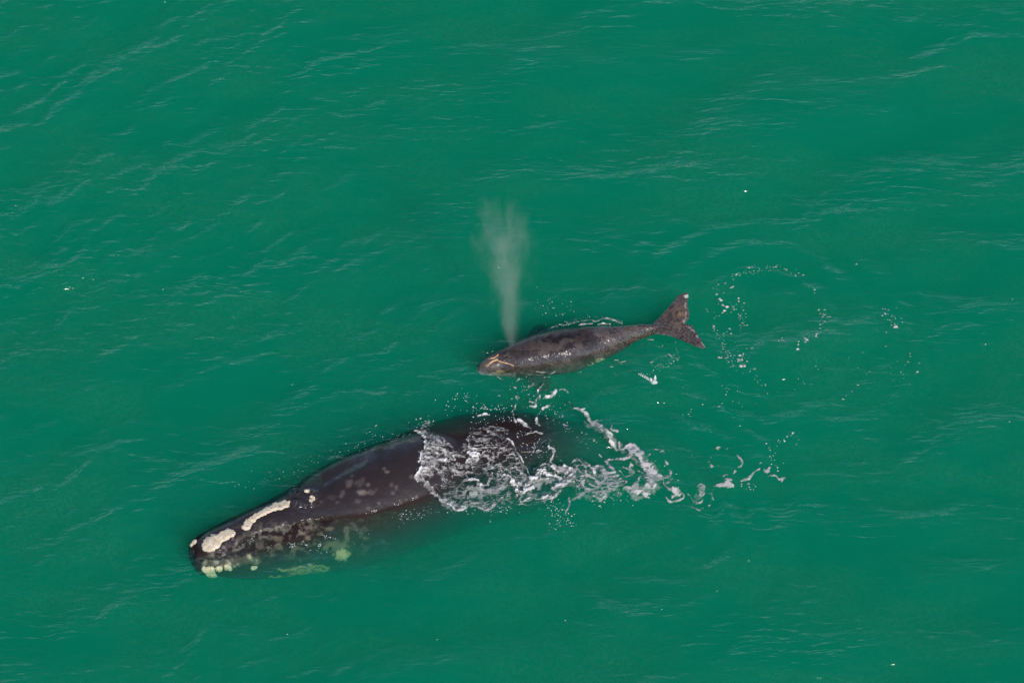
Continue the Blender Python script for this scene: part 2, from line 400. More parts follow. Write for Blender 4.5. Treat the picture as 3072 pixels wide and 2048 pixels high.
def stroke_px(S, c, pts, wpx):
    d = np.full(len(S), 1e9); P = [cs(c, *p) for p in pts]
    u_ = S[:, 0] + 9 * (fbm(S[:, 0] * .08, S[:, 1] * .08, 3, 67) - .5); v_ = S[:, 1] + 12 * (fbm(S[:, 0] * .08, S[:, 1] * .08, 3, 68) - .5)
    for a, b in zip(P[:-1], P[1:]): d = np.minimum(d, segd(u_, v_, a, b)[0])
    wv = .45 + 1.3 * fbm(S[:, 0] * .12, S[:, 1] * .12, 3, 66)
    return 1 - sstep(0.5, 1.3, d / (wpx / CR[c][2]) / wv)
def stroke_px2(S, c, pts):
    d = np.full(len(S), 1e9); P = [cs(c, *p) for p in pts]
    for a, b in zip(P[:-1], P[1:]): d = np.minimum(d, segd(S[:, 0], S[:, 1], a, b)[0])
    return d * CR[c][2]
def add_eye(bvh, crop, x, y, r, parent):
    d = Vector(ray(*cs(crop, x, y))).normalized(); h = bvh.ray_cast(Vector(CAM), d, 200)
    if h[0] is None: return
    bm = bmesh.new(); bmesh.ops.create_uvsphere(bm, u_segments=16, v_segments=10, radius=r)
    me = bpy.data.meshes.new('eye'); bm.to_mesh(me); bm.free()
    b = NB('eye_black'); p = b.n('ShaderNodeBsdfPrincipled', {'Base Color': (0.01, 0.008, 0.008, 1), 'Roughness': 0.1}).outputs[0]; b.l(p, b.out.inputs['Surface'])
    me.materials.append(b.m); me.transform(Matrix.Translation(h[0] - h[1] * r * 0.4))
    o = bpy.data.objects.new('eye', me); C.objects.link(o); o.parent = parent; o.matrix_parent_inverse = Matrix.Translation(parent.location).inverted()

PALE = callosity_material('callosity_crust', (0.54, 0.43, 0.31), (0.72, 0.61, 0.45))
ORANGE = callosity_material('callosity_young', (0.55, 0.28, 0.13), (0.66, 0.40, 0.23), (.35, .2, .1))
CHIN = callosity_material('callosity_chin', (0.64, 0.52, 0.32), (0.76, 0.64, 0.42), (.55, .45, .25))

# ---- adult
ROWS = [  # P x, P y, z, half width, top, bottom, roll, upper exponent
    (438, 1270, -.30, .10, .10, .12, -22, 2.0), (449, 1268, -.34, .34, .30, .36, -22, 2.0), (472, 1266, -.38, .50, .46, .52, -22, 1.9), (505, 1262, -.44, .64, .60, .66, -22, 1.8),
    (560, 1252, -.70, .80, .82, .84, -22, 1.72), (638, 1235, -.90, .98, 1.02, .98, -22, 1.75), (700, 1216, -1.02, 1.12, 1.16, 1.10, -20, 1.85),
    (788, 1188, -1.13, 1.34, 1.36, 1.30, -18, 2.0), (870, 1155, -1.08, 1.40, 1.37, 1.38, -15, 2.0), (951, 1122, -1.05, 1.42, 1.36, 1.42, -12, 2.0), (1030, 1096, -1.34, 1.40, 1.34, 1.40, -10, 2.35),
    (1110, 1076, -1.34, 1.40, 1.28, 1.34, -16, 2.6), (1210, 1064, -1.34, 1.24, 1.22, 1.18, -14, 2.5), (1310, 1050, -1.85, .86, .98, .92, 0, 2.0), (1420, 1015, -2.75, .36, .56, .52, 0, 2.0), (1490, 1010, -3.2, .2, .3, .28, 0, 2.0), (1540, 1005, -3.45, .1, .1, .1, 0, 2.0)]
st = [tuple(atp(r[0], r[1], r[2])) + r[3:] for r in ROWS]
V, F, ctr, T = sweep(st, 200, 72)
pieces = [(V, F)]
tt = T[-8]; ex = tt / np.linalg.norm(tt); ey = np.cross([0, 0, 1.0], ex); ey /= np.linalg.norm(ey)
fl = [(-.7, -.12), (-.2, -.45), (.35, -1.2), (.95, -2.25), (1.15, -2.35), (1.0, -1.6), (.85, -.8), (.62, 0), (.85, .8), (1.0, 1.6), (1.15, 2.35), (.95, 2.25), (.35, 1.2), (-.2, .45), (-.7, .12)]
pieces.append(blade(fl, ctr[-6] - ex * .1, ex, ey, .13, .35, .07))
def flipper(root, tip, wide, thick, step, twist=(0, 0, 1.0)):
    root, tip = np.array(root), np.array(tip); ex = tip - root; L = np.linalg.norm(ex); ex /= L
    ey = np.cross(twist, ex); ey /= np.linalg.norm(ey)
    pl = [(-.1*L, -.22*wide), (.25*L, -.38*wide), (.6*L, -.55*wide), (.9*L, -.42*wide), (L, -.1*wide), (.95*L, .3*wide), (.75*L, .5*wide), (.4*L, .42*wide), (-.1*L, .25*wide)]
    return blade(pl, root, ex, ey, thick, .2 * wide, step)
pieces.append(flipper(atp(835, 1235, -1.75), atp(925, 1275, -2.35), .95, .11, .06, (0, -.5, .8)))
pieces.append(flipper(atp(850, 1120, -1.75), atp(935, 1010, -2.6), 1.0, .11, .06, (0, .5, .8)))
adult = empty('right_whale', (ctr[90][0], ctr[90][1], 0))
tag(adult, 'huge dark adult right whale with pale callosities on its head, foam washing over its back', 'whale')
body = fuse('body', pieces, 0.034, skin_material('adult_skin', 0.008, 1.0), adult, 8)
def adult_shape(V, N):
    S = proj(V); d = np.zeros(len(V))
    front = (N @ FW) < 0.2
    # raised blowhole guard with two slits, cheek fold, mouth line
    d += .11 * spot(S, 1, 985, 870, 95, 62, .6) * front
    d -= .055 * stroke_px(S, 1, [(905, 885), (960, 878), (1015, 900), (1025, 935)], 8) * front
    d -= .05 * stroke_px(S, 1, [(925, 850), (965, 835), (1000, 850)], 7) * front
    d += .03 * stroke_px(S, 1, [(900, 905), (970, 900), (1005, 930)], 12) * front
    d -= .035 * stroke_px(S, 1, [(150, 1325), (300, 1300), (480, 1225), (650, 1135), (850, 1085), (1050, 1050), (1250, 1015)], 11) * front
    d += .02 * stroke_px(S, 1, [(300, 1345), (520, 1265), (700, 1190), (900, 1130), (1100, 1100)], 40) * front
    q = stroke_px2(S, 1, [(1000, 730), (1110, 680), (1200, 630), (1400, 520), (1560, 485)])
    d += .05 * np.exp(-(q / 34) ** 2) * front
    q = stroke_px2(S, 1, [(1060, 790), (1150, 735), (1240, 680), (1420, 590)])
    d -= .035 * np.exp(-(q / 34) ** 2) * front
    # lower lip: a broad shelf just under the surface beside the rostrum
    q = stroke_px2(S, 1, [(250, 1350), (400, 1300), (560, 1230), (740, 1175), (920, 1140), (1100, 1110)])
    lift_ = .26 * np.exp(-(q / 78) ** 2) * front
    d += np.minimum(lift_, np.maximum(0, (-.07 - V[:, 2]) / np.maximum(N[:, 2], .3)))
    d += .012 * (fbm(V[:, 0] * 2.2 + V[:, 2], V[:, 1] * 2.2 + V[:, 2], 3, 8) - .5) * 2
    return d
displace(body, adult_shape)
V, N = coords(body.data); S = proj(V)
base = np.array([0.030, 0.0205, 0.0195]); col = np.tile(base, (len(V), 1)); front = ((N @ FW) < 0.15)[:, None]
warm = sstep(1050, 1500, S[:, 1] - 0)[:, None] * 0
def mixc(col, m, c): m = np.clip(m, 0, 1)[:, None] * front; return col * (1 - m) + np.array(c) * m
jit = fbm(S[:, 0] * .06, S[:, 1] * .06, 3, 4)
for (x, y, rx, ry, k) in [(1340, 745, 26, 22, .35), (1330, 775, 18, 18, .4), (1410, 755, 34, 24, .28), (1440, 725, 18, 16, .28), (1480, 768, 14, 14, .4), (1432, 827, 38, 20, .8), (1502, 825, 26, 20, .3), (1285, 828, 18, 20, .35), (1270, 856, 16, 14, .3),
        (1205, 860, 30, 20, .18), (1655, 765, 14, 16, .45), (1690, 790, 14, 18, .4), (1665, 830, 16, 16, .3), (1810, 708, 20, 16, .5), (1600, 645, 14, 12, .7), (1622, 668, 14, 10, .7), (1560, 908, 14, 12, .5), (1480, 945, 14, 12, .35), (1400, 890, 24, 18, .25), (1845, 862, 10, 10, .8),
        (1380, 620, 10, 9, .35), (1310, 660, 12, 10, .25), (1355, 700, 12, 11, .25), (1160, 760, 10, 8, .25), (1725, 905, 12, 10, .4), (1540, 800, 10, 10, .25), (1240, 900, 14, 10, .25)]:
    col = mixc(col, spot(S, 1, x, y, rx, ry, .45) * k * .5 * (.45 + 1.1 * jit), (.34, .27, .25))
col = mixc(col, spot(S, 1, 1280, 1296, 50, 44, .25) * .9, (.80, .62, .32))
col = mixc(col, spot(S, 1, 1240, 1230, 90, 40, .5) * .25 * jit * 2, (.4, .38, .25))
PATCHW = [([(730, 1465), (850, 1470), (900, 1450), (960, 1418), (1010, 1412), (1040, 1430)], 6), ([(800, 1415), (900, 1410), (960, 1395)], 6), ([(970, 1388), (1060, 1398), (1160, 1425), (1170, 1392)], 6), ([(1030, 1375), (1110, 1385), (1180, 1388)], 6), ([(950, 1440), (1010, 1440), (1030, 1415)], 11), ([(1075, 1450), (1095, 1447)], 10)]
for pts, wd in PATCHW: col = mixc(col, stroke_px(S, 1, pts, wd) * .7, (.82, .66, .28))
col = mixc(col, spot(S, 1, 1000, 1425, 150, 35, .5) * .4, (.5, .42, .22))
col = mixc(col, stroke_px(S, 1, [(260, 1370), (420, 1355), (560, 1335), (640, 1345)], 30) * (sstep(.4, .7, jit) * .8 + .15), (.6, .54, .38))
lip = fbm(S[:, 0] * .1 + 3, S[:, 1] * .1, 4, 14)
col = mixc(col, stroke_px(S, 1, [(330, 1290), (480, 1230), (640, 1160), (850, 1110), (1050, 1090)], 55) * sstep(.5, .68, lip) * .55, (.30, .27, .22))
col = mixc(col, spot(S, 1, 1000, 1180, 480, 130, .5) * sstep(.5, .66, fbm(S[:, 0] * .05, S[:, 1] * .07, 4, 71)) * .4, (.28, .25, .17))
vcol(body, 'pigment', col)
film = .18 + .82 * stroke_px(S, 1, [(520, 1120), (700, 1080), (860, 1040), (1000, 1000), (1300, 950)], 40)
film = np.maximum(film, 1.0 * spot(S, 1, 590, 1095, 110, 50, .5)); film = np.maximum(film, .9 * spot(S, 1, 970, 930, 110, 90, .5)); film = np.maximum(film, .55 * sstep(.5, .6, fbm(S[:, 0] * .05, S[:, 1] * .05, 3, 91))); vattr(body, 'film', film)
bv = ADULT_BVH = bvh_of(body)
patch('callosity', bv, 1, [(207, 1225), (222, 1185), (250, 1158), (290, 1145), (330, 1140), (365, 1115), (400, 1098), (440, 1095), (475, 1120), (470, 1150), (430, 1175), (385, 1200), (355, 1230), (320, 1260), (280, 1278), (240, 1280), (215, 1260)], .042, PALE, body, .012, .2, 'broad pale crust on the snout tip', 1)
patch('callosity', bv, 1, [(510, 1078), (540, 1035), (580, 1005), (640, 975), (700, 935), (760, 905), (830, 885), (888, 878), (888, 915), (862, 945), (800, 962), (740, 978), (680, 1012), (630, 1036), (600, 1062), (590, 1097), (560, 1115), (525, 1105)], .04, PALE, body, .012, .2, 'long pale crust along the rostrum', 2)
patch('callosity', bv, 1, ell(1012, 812, 25, 18), .05, PALE, body, .008, .6, 'small round crust behind the blowholes', 3)
patch('callosity', bv, 1, ell(1049, 874, 23, 33), .05, PALE, body, .008, .6, 'oval crust beside the blowholes', 4)
for i, (x, y, rx, ry, ro) in enumerate([(268, 1412, 58, 32, 8), (292, 1450, 50, 20, 15), (345, 1402, 34, 24, 0), (412, 1394, 38, 20, 20), (610, 1397, 25, 16, -10), (155, 1208, 14, 34, 40)]):
    patch('callosity', bv, 1, ell(x, y, rx, ry, ro),   .05, CHIN if i < 5 else PALE, body, .014, .25, 'pale crust on the chin under water' if i < 4 else None, 10 + i)
add_eye(bv, 1, 1190, 1250, .05, body)

# ---- calf
ROWS = [(1099, 849, -.10, .05, .05, .06, -14, 2.0), (1106, 846, -.12, .14, .14, .15, -14, 2.0), (1125, 840, -.14, .24, .25, .26, -14, 1.85), (1150, 834, -.18, .33, .35, .34, -14, 1.8), (1190, 826, -.21, .46, .45, .45, -12, 1.95),
    (1240, 815, -.22, .54, .54, .52, -10, 2.0), (1300, 805, -.22, .57, .57, .56, -10, 2.0), (1365, 791, -.21, .44, .47, .47, -10, 2.0), (1415, 779, -.15, .30, .36, .36, -8, 2.0), (1450, 768, -.10, .19, .26, .25, -5, 2.0), (1480, 760, -.07, .14, .20, .19, -4, 2.0), (1512, 754, -.03, .10, .14, .13, 0, 2.0), (1540, 750, -.01, .1, .09, .09, 0, 2.0), (1560, 746, 0, .08, .04, .04, 0, 2.0)]
st = [tuple(atp(r[0], r[1], r[2])) + r[3:] for r in ROWS]
V, F, ctr, T = sweep(st, 150, 56)
fluke_px = [(1495, 748), (1520, 726), (1543, 700), (1558, 683), (1572, 677), (1582, 677), (1578, 694), (1579, 710), (1584, 729), (1579, 736), (1571, 742), (1580, 747), (1591, 750), (1600, 765), (1611, 782), (1622, 800), (1606, 797), (1582, 787), (1556, 776), (1530, 768), (1495, 766)]
fo = atp(1550, 745, 0.0)
fp = [tuple((atp(x, y, .03) - fo)[:2]) for x, y in fluke_px]
e1 = np.array([1.0, 0, .01]); e2 = np.array([0, 1.0, .06]); e2 /= np.linalg.norm(e2)
pieces = [(V, F), blade(fp, fo + np.array([0, 0, .05]), e1, e2, .05, .13, .03), flipper(atp(1205, 850, -.42), atp(1262, 892, -.85), .42, .045, .03, (0, -.4, .8)), flipper(atp(1215, 800, -.45), atp(1245, 745, -.95), .42, .045, .03, (0, .4, .8))]
calf = empty('whale_calf', (ctr[70][0], ctr[70][1], 0))
tag(calf, 'small grey-brown whale calf with orange head folds, blowing a spout, tail flukes spread', 'whale')
cb = fuse('body', pieces, 0.0165, skin_material('calf_skin', 0.011, 2.0), calf, 6)
def calf_shape(V, N):
    S = proj(V); front = (N @ FW) < 0.2; d = np.zeros(len(V))
    d -= .022 * stroke_px(S, 4, [(170, 720), (235, 755), (250, 715), (300, 690), (330, 675)], 10) * front
    d += .022 * spot(S, 4, 400, 640, 60, 36, .5) * front
    d -= .03 * stroke_px(S, 4, [(385, 610), (420, 605), (440, 625)], 6) * front
    d -= .03 * stroke_px(S, 4, [(395, 645), (430, 640), (450, 655)], 6) * front
    d += .02 * stroke_px(S, 4, [(1060, 400), (1300, 385), (1600, 375)], 14) * front
    d -= .02 * stroke_px(S, 4, [(250, 790), (400, 795), (500, 790)], 10) * front
    d += .006 * (fbm(V[:, 0] * 5 + V[:, 2], V[:, 1] * 5 + V[:, 2], 3, 8) - .5) * 2
    return d
displace(cb, calf_shape)
V, N = coords(cb.data); S = proj(V); front = ((N @ FW) < 0.15)[:, None]
col = np.tile(np.array([0.043, 0.030, 0.025]), (len(V), 1))
jit = fbm(S[:, 0] * .045, S[:, 1] * .07, 4, 24)
col = mixc(col, (spot(S, 4, 900, 530, 420, 110, .4)) * sstep(.42, .55, jit) * .85, (.012, .008, .008))
col = mixc(col, sstep(.5, .62, fbm(S[:, 0] * .03 + 5, S[:, 1] * .05, 4, 33)) * .6, (.105, .078, .068))
blot = fbm(S[:, 0] * .1, S[:, 1] * .1, 4, 44)
stip = fbm(S[:, 0] * .45, S[:, 1] * .45, 3, 81)
col = mixc(col, sstep(1130, 1230, (S[:, 0] - 1380) * 2.94 + (blot - .5) * 300) * sstep(.5, .66, stip) * .6, (.20, .165, .14))
col = mixc(col, spot(S, 4, 260, 730, 130, 90, .5) * .55 * (.5 + blot), (.17, .14, .12))
col = mixc(col, spot(S, 4, 800, 740, 420, 60, .5) * sstep(.5, .62, stip) * .4, (.16, .13, .11))
col = mixc(col, spot(S, 4, 1950, 300, 140, 120, .5) * sstep(.52, .66, blot) * .5, (.22, .13, .07))
col = mixc(col, spot(S, 4, 1945, 275, 30, 25, .5) * .3, (.6, .35, .15))
col = mixc(col, spot(S, 4, 2000, 115, 22, 14, .3) * .9, (.75, .7, .6))
col = mixc(col, stroke_px(S, 4, [(1990, 160), (1998, 300), (1975, 345), (2050, 410), (2100, 480), (2165, 575)], 7) * .6 * sstep(.4, .65, blot), (.6, .56, .5))
col = mixc(col, np.maximum(spot(S, 4, 1195, 712, 50, 24, .5), spot(S, 4, 1255, 685, 48, 20, .5)) * sstep(.3, .55, blot), (.72, .66, .42))
col = mixc(col, stroke_px(S, 4, [(150, 770), (250, 800), (380, 815), (480, 820)], 14) * .45, (.42, .36, .3))
col = mixc(col, spot(S, 4, 350, 780, 40, 14, .5) * .5, (.5, .33, .15))
vcol(cb, 'pigment', col)
film = .25 + .75 * sstep(1100, 1180, (S[:, 0] - 1380) * 2.94 + (S[:, 1] - 850) * 0) + .9 * stroke_px(S, 4, [(430, 670), (700, 680), (950, 620), (1300, 560), (1500, 480)], 45)
vattr(cb, 'film', np.clip(film, 0, 1))
bv = bvh_of(cb)
for i, (pts, wd) in enumerate([([(235, 758), (245, 715), (275, 690), (315, 672), (352, 682)], 13), ([(230, 668), (280, 660), (320, 645), (342, 618)], 10), ([(315, 675), (370, 695), (440, 710), (485, 735), (510, 780)], 12)]):
    pl = [(x, y - wd) for x, y in pts] + [(x + wd * .6, y + wd) for x, y in pts[::-1]]
    patch('callosity', bv, 4, pl, .02, ORANGE, cb, .007, .4, None, 30 + i, 4)
add_eye(bv, 4, 520, 800, .022, cb)

# ------------------------------------------------------------------ foam
def smooth_list(pts, wd):
    P = np.array([(*p, w_) for p, w_ in zip(pts, wd)], float)
    if len(P) < 3: return P
    n = len(P) * 6; out = []
    for t in np.linspace(0, len(P) - 1, n):
        i = min(int(t), len(P) - 2); u = t - i; a = P[max(i - 1, 0)]; b = P[i]; c = P[i + 1]; d = P[min(i + 2, len(P) - 1)]
        out.append(.5 * ((2 * b) + (c - a) * u + (2 * a - 5 * b + 4 * c - d) * u * u + (3 * b - a - 3 * c + d) * u ** 3))
    return np.array(out)
def foam_sheet(name, crop, bbox, strokes, label, step=0.016, areas=(), warp=.10, lift=.012, seed=0, edge=.05, bump=.03, over=None, rough=1.0, fat=1.0, nets=(), gain=1.0):
    """strokes: (points, half widths in crop px, strength, lace); areas: (polygon, strength)"""
    c0 = at(*cs(crop, bbox[0], bbox[3])); c1 = at(*cs(crop, bbox[2], bbox[1])); cl = at(*cs(crop, bbox[0], bbox[1]))
    x0 = min(c0[0], cl[0]); xs = np.arange(x0, c1[0], step); ys = np.arange(c0[1], c1[1], step)
    X, Y = np.meshgrid(xs, ys)
    wx = X + warp * (fbm(X * 3.1, Y * 3.1, 4, seed) - .5) * 2; wy = Y + warp * (fbm(X * 3.1 + 9, Y * 3.1 + 4, 4, seed + 3) - .5) * 2
    f = np.zeros_like(X); k = px2m(crop)
    grain = fbm(X * 9, Y * 9, 4, seed + 9); fil = ridged(wx * 8 + 2 * grain, wy * 12.0, 4, seed + 20)
    f1, f2 = worley(wx * 5.5 + grain * .8, wy * 6.5 + grain * .8, seed + 2); lace = 1 - sstep(0.02, .34, f2 - f1)
    g2 = fbm(X * 24, Y * 24, 2, seed + 50)
    h1, h2 = worley(wx * 7 + grain, wy * 8, seed + 60)
    holes = sstep(.62, .72, fbm(X * 6, Y * 7, 3, seed + 61)) * .6
    for pts, wd, stg, lc in strokes:
        if np.isscalar(wd): wd = [wd] * len(pts)
        Q = smooth_list(pts, wd) if len(pts) > 1 else np.array([(*pts[0], wd[0])] * 2)
        W = [(*at(*cs(crop, q[0], q[1]))[:2], max(q[2], 1.0) * k * fat) for q in Q]
        mw = max(w_[2] for w_ in W) * 1.6 + warp + .1
        bx0 = min(w_[0] for w_ in W) - mw; bx1 = max(w_[0] for w_ in W) + mw; by0 = min(w_[1] for w_ in W) - mw; by1 = max(w_[1] for w_ in W) + mw
        i0, i1 = np.searchsorted(xs, [bx0, bx1]); j0, j1 = np.searchsorted(ys, [by0, by1])
        if i1 <= i0 or j1 <= j0: continue
        sx, sy = wx[j0:j1, i0:i1], wy[j0:j1, i0:i1]; best = np.full(sx.shape, -9.0)
        for a, b in zip(W[:-1], W[1:]):
            d, t = segd(sx, sy, a, b); ww = a[2] + (b[2] - a[2]) * t
            best = np.maximum(best, (ww - d) / np.maximum(ww, .03))
        g = grain[j0:j1, i0:i1]; fl_ = fil[j0:j1, i0:i1]; lc_ = lace[j0:j1, i0:i1]
        hole = holes[j0:j1, i0:i1] * (1 - lc)
        body_ = sstep(-.12, .40, best + ((g - .5) * 1.7 + (g2[j0:j1, i0:i1] - .5) * .9) * rough) * (1 - hole)
        tex = (1 - lc) * (.68 + .5 * sstep(.35, .6, g)) + lc * np.clip(.9 * sstep(.62, .86, fl_) + .45 * lc_ * sstep(.3, .6, g), 0, 1.1)
        f[j0:j1, i0:i1] = np.maximum(f[j0:j1, i0:i1], body_ * tex * stg)
    for poly, stg, sc_ in nets:          # web of foam threads round clear cells
        P = smooth_poly([at(*cs(crop, *p))[:2] for p in poly], 2)
        sd_ = np.where(inside(P, wx, wy), 1, -1) * edged(P, wx, wy)
        m = sstep(-.04, .12, sd_ + (grain - .5) * .35)
        a1, a2 = worley(wx * sc_ + grain * 1.3, wy * sc_ * 1.15 + grain * .9, seed + 15)
        wdt = .05 + .30 * sstep(.40, .70, fbm(X * 2.6, Y * 2.6, 3, seed + 44))
        f = np.maximum(f, m * stg * (1 - sstep(wdt * .55, wdt, a2 - a1 + (g2 - .5) * .12)))
    for poly, stg, sc_ in areas:
        P = smooth_poly([at(*cs(crop, *p))[:2] for p in poly], 2)
        sd_ = np.where(inside(P, wx, wy), 1, -1) * edged(P, wx, wy)
        m = sstep(-.05, .22, sd_ + (grain - .5) * .3)
        big = fbm(X * 1.3, Y * 1.3, 3, seed + 40)
        f1b, f2b = worley(wx * sc_ + grain, wy * sc_ * 1.2, seed + 12)
        t = .9 * sstep(.64, .84, fil) * sstep(.34, .6, big) + .35 * (1 - sstep(.0, .2, f2b - f1b)) * sstep(.4, .6, grain) + .05
        f = np.maximum(f, m * t * stg)
    f = f * gain
    keep = f > .05
    q = keep[:-1, :-1] | keep[1:, :-1] | keep[:-1, 1:] | keep[1:, 1:]
    idx = np.arange(X.size).reshape(X.shape)
    F = np.stack([idx[:-1, :-1][q], idx[:-1, 1:][q], idx[1:, 1:][q], idx[1:, :-1][q]], 1)
    used = np.unique(F); mp = np.zeros(X.size, int); mp[used] = np.arange(len(used))
    Z = height(X, Y)
    if over is not None:                # the wash rides over the back where the back stands above the water
        fx, fy, fz = X.ravel(), Y.ravel(), Z.ravel()
        for i in used:
            h = over.ray_cast(Vector((fx[i], fy[i], 3.0)), Vector((0, 0, -1)), 6)
            if h[0] is not None and h[0][2] > fz[i] - .01: fz[i] = h[0][2] + .01
        Z = fz.reshape(X.shape)
    Z = Z + lift + bump * np.clip(f, 0, 1.2) * (.4 + 1.2 * grain)
    V = np.stack([X.ravel(), Y.ravel(), Z.ravel()], 1)[used]
    o = link(name, V, mp[F], FOAM); vattr(o, 'cover', f.ravel()[used])
    tag(o, label, 'foam', kind='stuff'); return o

wash_poly = [(330, 500), (430, 640), (425, 800), (390, 930), (330, 1040), (480, 1095), (530, 1190), (620, 1250), (740, 1310), (840, 1325), (930, 1275), (1040, 1335), (1180, 1310), (1400, 1280), (1480, 1100), (1540, 1000), (1450, 790), (1350, 640), (1300, 440), (1150, 395), (950, 390), (890, 520), (860, 640), (740, 700), (600, 600), (540, 480), (470, 420)]
W2 = [([(350, 515), (430, 545), (500, 590), (545, 660)], [22, 45, 60, 60], 1.0, .75), ([(500, 560), (560, 680), (560, 800), (500, 900), (430, 1000), (380, 1060)], [60, 105, 120, 105, 75, 42], 1.0, .8),
    ([(440, 640), (440, 760), (425, 880), (370, 1010), (340, 1060)], [16, 20, 22, 24, 24], .9, .3), ([(330, 510), (400, 560), (435, 640)], [18, 18, 12], 1, .2), ([(370, 1050), (440, 1085), (500, 1120), (560, 1190), (650, 1240)], [30, 34, 30, 36, 34], 1.0, .55), ([(430, 650), (425, 800), (395, 930), (340, 1040)], [10, 11, 12, 14], 1.15, .1), ([(600, 950), (700, 1050), (850, 1180)], [60, 80, 60], .7, .9),
    ([(470, 400), (440, 440), (400, 480)], [30, 34, 26], .65, .8), ([(640, 640), (700, 760), (740, 880)], [40, 50, 50], .8, .9),
    ([(540, 1170), (640, 1225), (760, 1280), (860, 1290)], [26, 40, 44, 30], .9, .7), ([(540, 1195), (620, 1250), (740, 1312), (840, 1322)], [9, 9, 11, 10], 1, .1), ([(930, 1275), (1040, 1325), (1120, 1310), (1200, 1285)], [10, 14, 18, 10], .9, .2), ([(880, 1240), (1040, 1280), (1230, 1250)], [40, 45, 40], .75, .85),
    ([(600, 880), (660, 930), (740, 900)], [30, 45, 35], .85, .7), ([(870, 735), (930, 745), (980, 765)], [18, 26, 20], 1.1, .0), ([(880, 600), (895, 660), (890, 720)], [8, 10, 12], 1, 0), ([(1000, 570), (1050, 590), (1090, 575)], [35, 42, 25], .8, .6),
    ([(900, 560), (960, 530), (1060, 530), (1130, 540)], [12, 16, 20, 14], .7, .5), ([(900, 520), (960, 490), (1040, 430), (1130, 430), (1220, 440), (1300, 480), (1310, 540)], [9, 9, 10, 12, 14, 16, 14], .65, .5),
    ([(1300, 590), (1350, 650), (1390, 730), (1440, 800), (1470, 880), (1520, 960), (1530, 1000)], [9, 12, 9, 12, 9, 9, 14], .95, .1), ([(1100, 800), (1150, 760), (1130, 850)], [12, 14, 16], .6, .5),
    ([(620, 910), (760, 915), (850, 920), (900, 960)], [8, 8, 6, 6], .8, .1), ([(830, 1030), (870, 1000), (940, 1000), (1000, 1020)], [12, 22, 26, 12], 1.05, .15), ([(980, 1060), (1060, 1060), (1110, 1010), (1190, 1010), (1260, 960)], [20, 22, 22, 18, 14], 1.0, .3), ([(1110, 950), (1125, 985)], [10, 12], 1.1, 0),
    ([(900, 1110), (990, 1110), (1080, 1120), (1180, 1080), (1260, 1030)], [30, 40, 38, 36, 20], .62, .2), ([(1260, 965), (1340, 990), (1400, 1045), (1460, 1080)], [10, 14, 26, 24], 1.05, .2), ([(1480, 1070), (1560, 1010), (1640, 930), (1700, 940)], [20, 26, 32, 30], 1.1, .15), ([(1490, 1060), (1600, 1030), (1730, 1000)], [16, 20, 12], 1.05, .2),
    ([(1400, 1110), (1440, 1150), (1480, 1110), (1560, 1100)], [22, 40, 26, 20], 1.05, .2), ([(1440, 1200), (1420, 1240), (1500, 1235), (1580, 1225)], [20, 22, 16, 12], .95, .1), ([(1580, 1250), (1650, 1235), (1720, 1200), (1740, 1215), (1690, 1255)], [12, 24, 26, 20, 14], 1.1, .1), ([(1380, 1280), (1480, 1285), (1600, 1280), (1680, 1270)], [9, 10, 8, 12], .9, .3),
    ([(1450, 860), (1440, 940), (1480, 1000)], [22, 26, 20], .7, .6), ([(1560, 900), (1680, 840), (1760, 850)], [10, 12, 14], .8, .5), ([(1790, 870), (1870, 890), (1960, 910), (1950, 960)], [18, 34, 26, 24], .95, .05), ([(1700, 960), (1800, 960), (1860, 980), (1850, 1060), (1790, 1120), (1760, 1090)], [16, 18, 22, 24, 20, 14], 1.0, .1), ([(1870, 1060), (1930, 1040), (1960, 1000)], [26, 30, 20], .9, .05), ([(1960, 1040), (2000, 1050)], [9, 6], .9, 0),
    ([(1780, 1130), (1840, 1150), (1760, 1200)], [10, 9, 8], .8, .2), ([(1740, 690), (1775, 700), (1780, 760), (1740, 835), (1690, 835)], [14, 12, 7, 10, 12], .9, 0), ([(1610, 720), (1640, 725)], [16, 12], .9, 0), ([(1560, 620), (1565, 700), (1550, 740)], [7, 9, 7], .7, .1), ([(1615, 580), (1595, 640)], [7, 8], .7, .1),
    ([(1005, 340), (1050, 325), (1090, 322)], [12, 12, 6], .9, 0), ([(1430, 365), (1480, 410), (1530, 440)], [14, 28, 22], .9, .05), ([(1375, 310), (1385, 350), (1410, 385)], [8, 10, 6], .85, 0), ([(1400, 120), (1405, 170), (1360, 200), (1365, 250), (1350, 290)], [10, 8, 9, 10, 7], .75, .1), ([(1580, 340), (1600, 370), (1635, 400)], [12, 16, 10], .85, .1),
    ([(1530, 175), (1585, 200), (1590, 240), (1535, 245)], [9, 14, 12, 11], .85, 0), ([(1735, 205), (1690, 245), (1650, 260)], [12, 9, 9], .8, 0), ([(1500, 540), (1540, 510), (1610, 485), (1660, 515)], [6, 7, 13, 11], .8, .1), ([(1405, 570), (1440, 595)], [9, 6], .8, 0), ([(1680, 10), (1625, 70), (1650, 155)], [8, 12, 5], .9, 0), ([(1695, 145), (1750, 130), (1800, 65), (1790, 130)], [8, 18, 20, 8], .9, .05),
    ([(1850, 62), (1900, 50), (1945, 85)], [5, 5, 3], .7, 0), ([(1990, 280), (2040, 280), (2100, 310)], [5, 12, 7], .85, 0), ([(1525, 30), (1590, 20)], [5, 5], .6, 0), ([(1600, 160), (1700, 120)], [3, 3], .5, .2), ([(1450, 740), (1560, 710)], [6, 5], .6, .3), ([(1140, 700), (1190, 670)], [7, 8], .7, .2)]
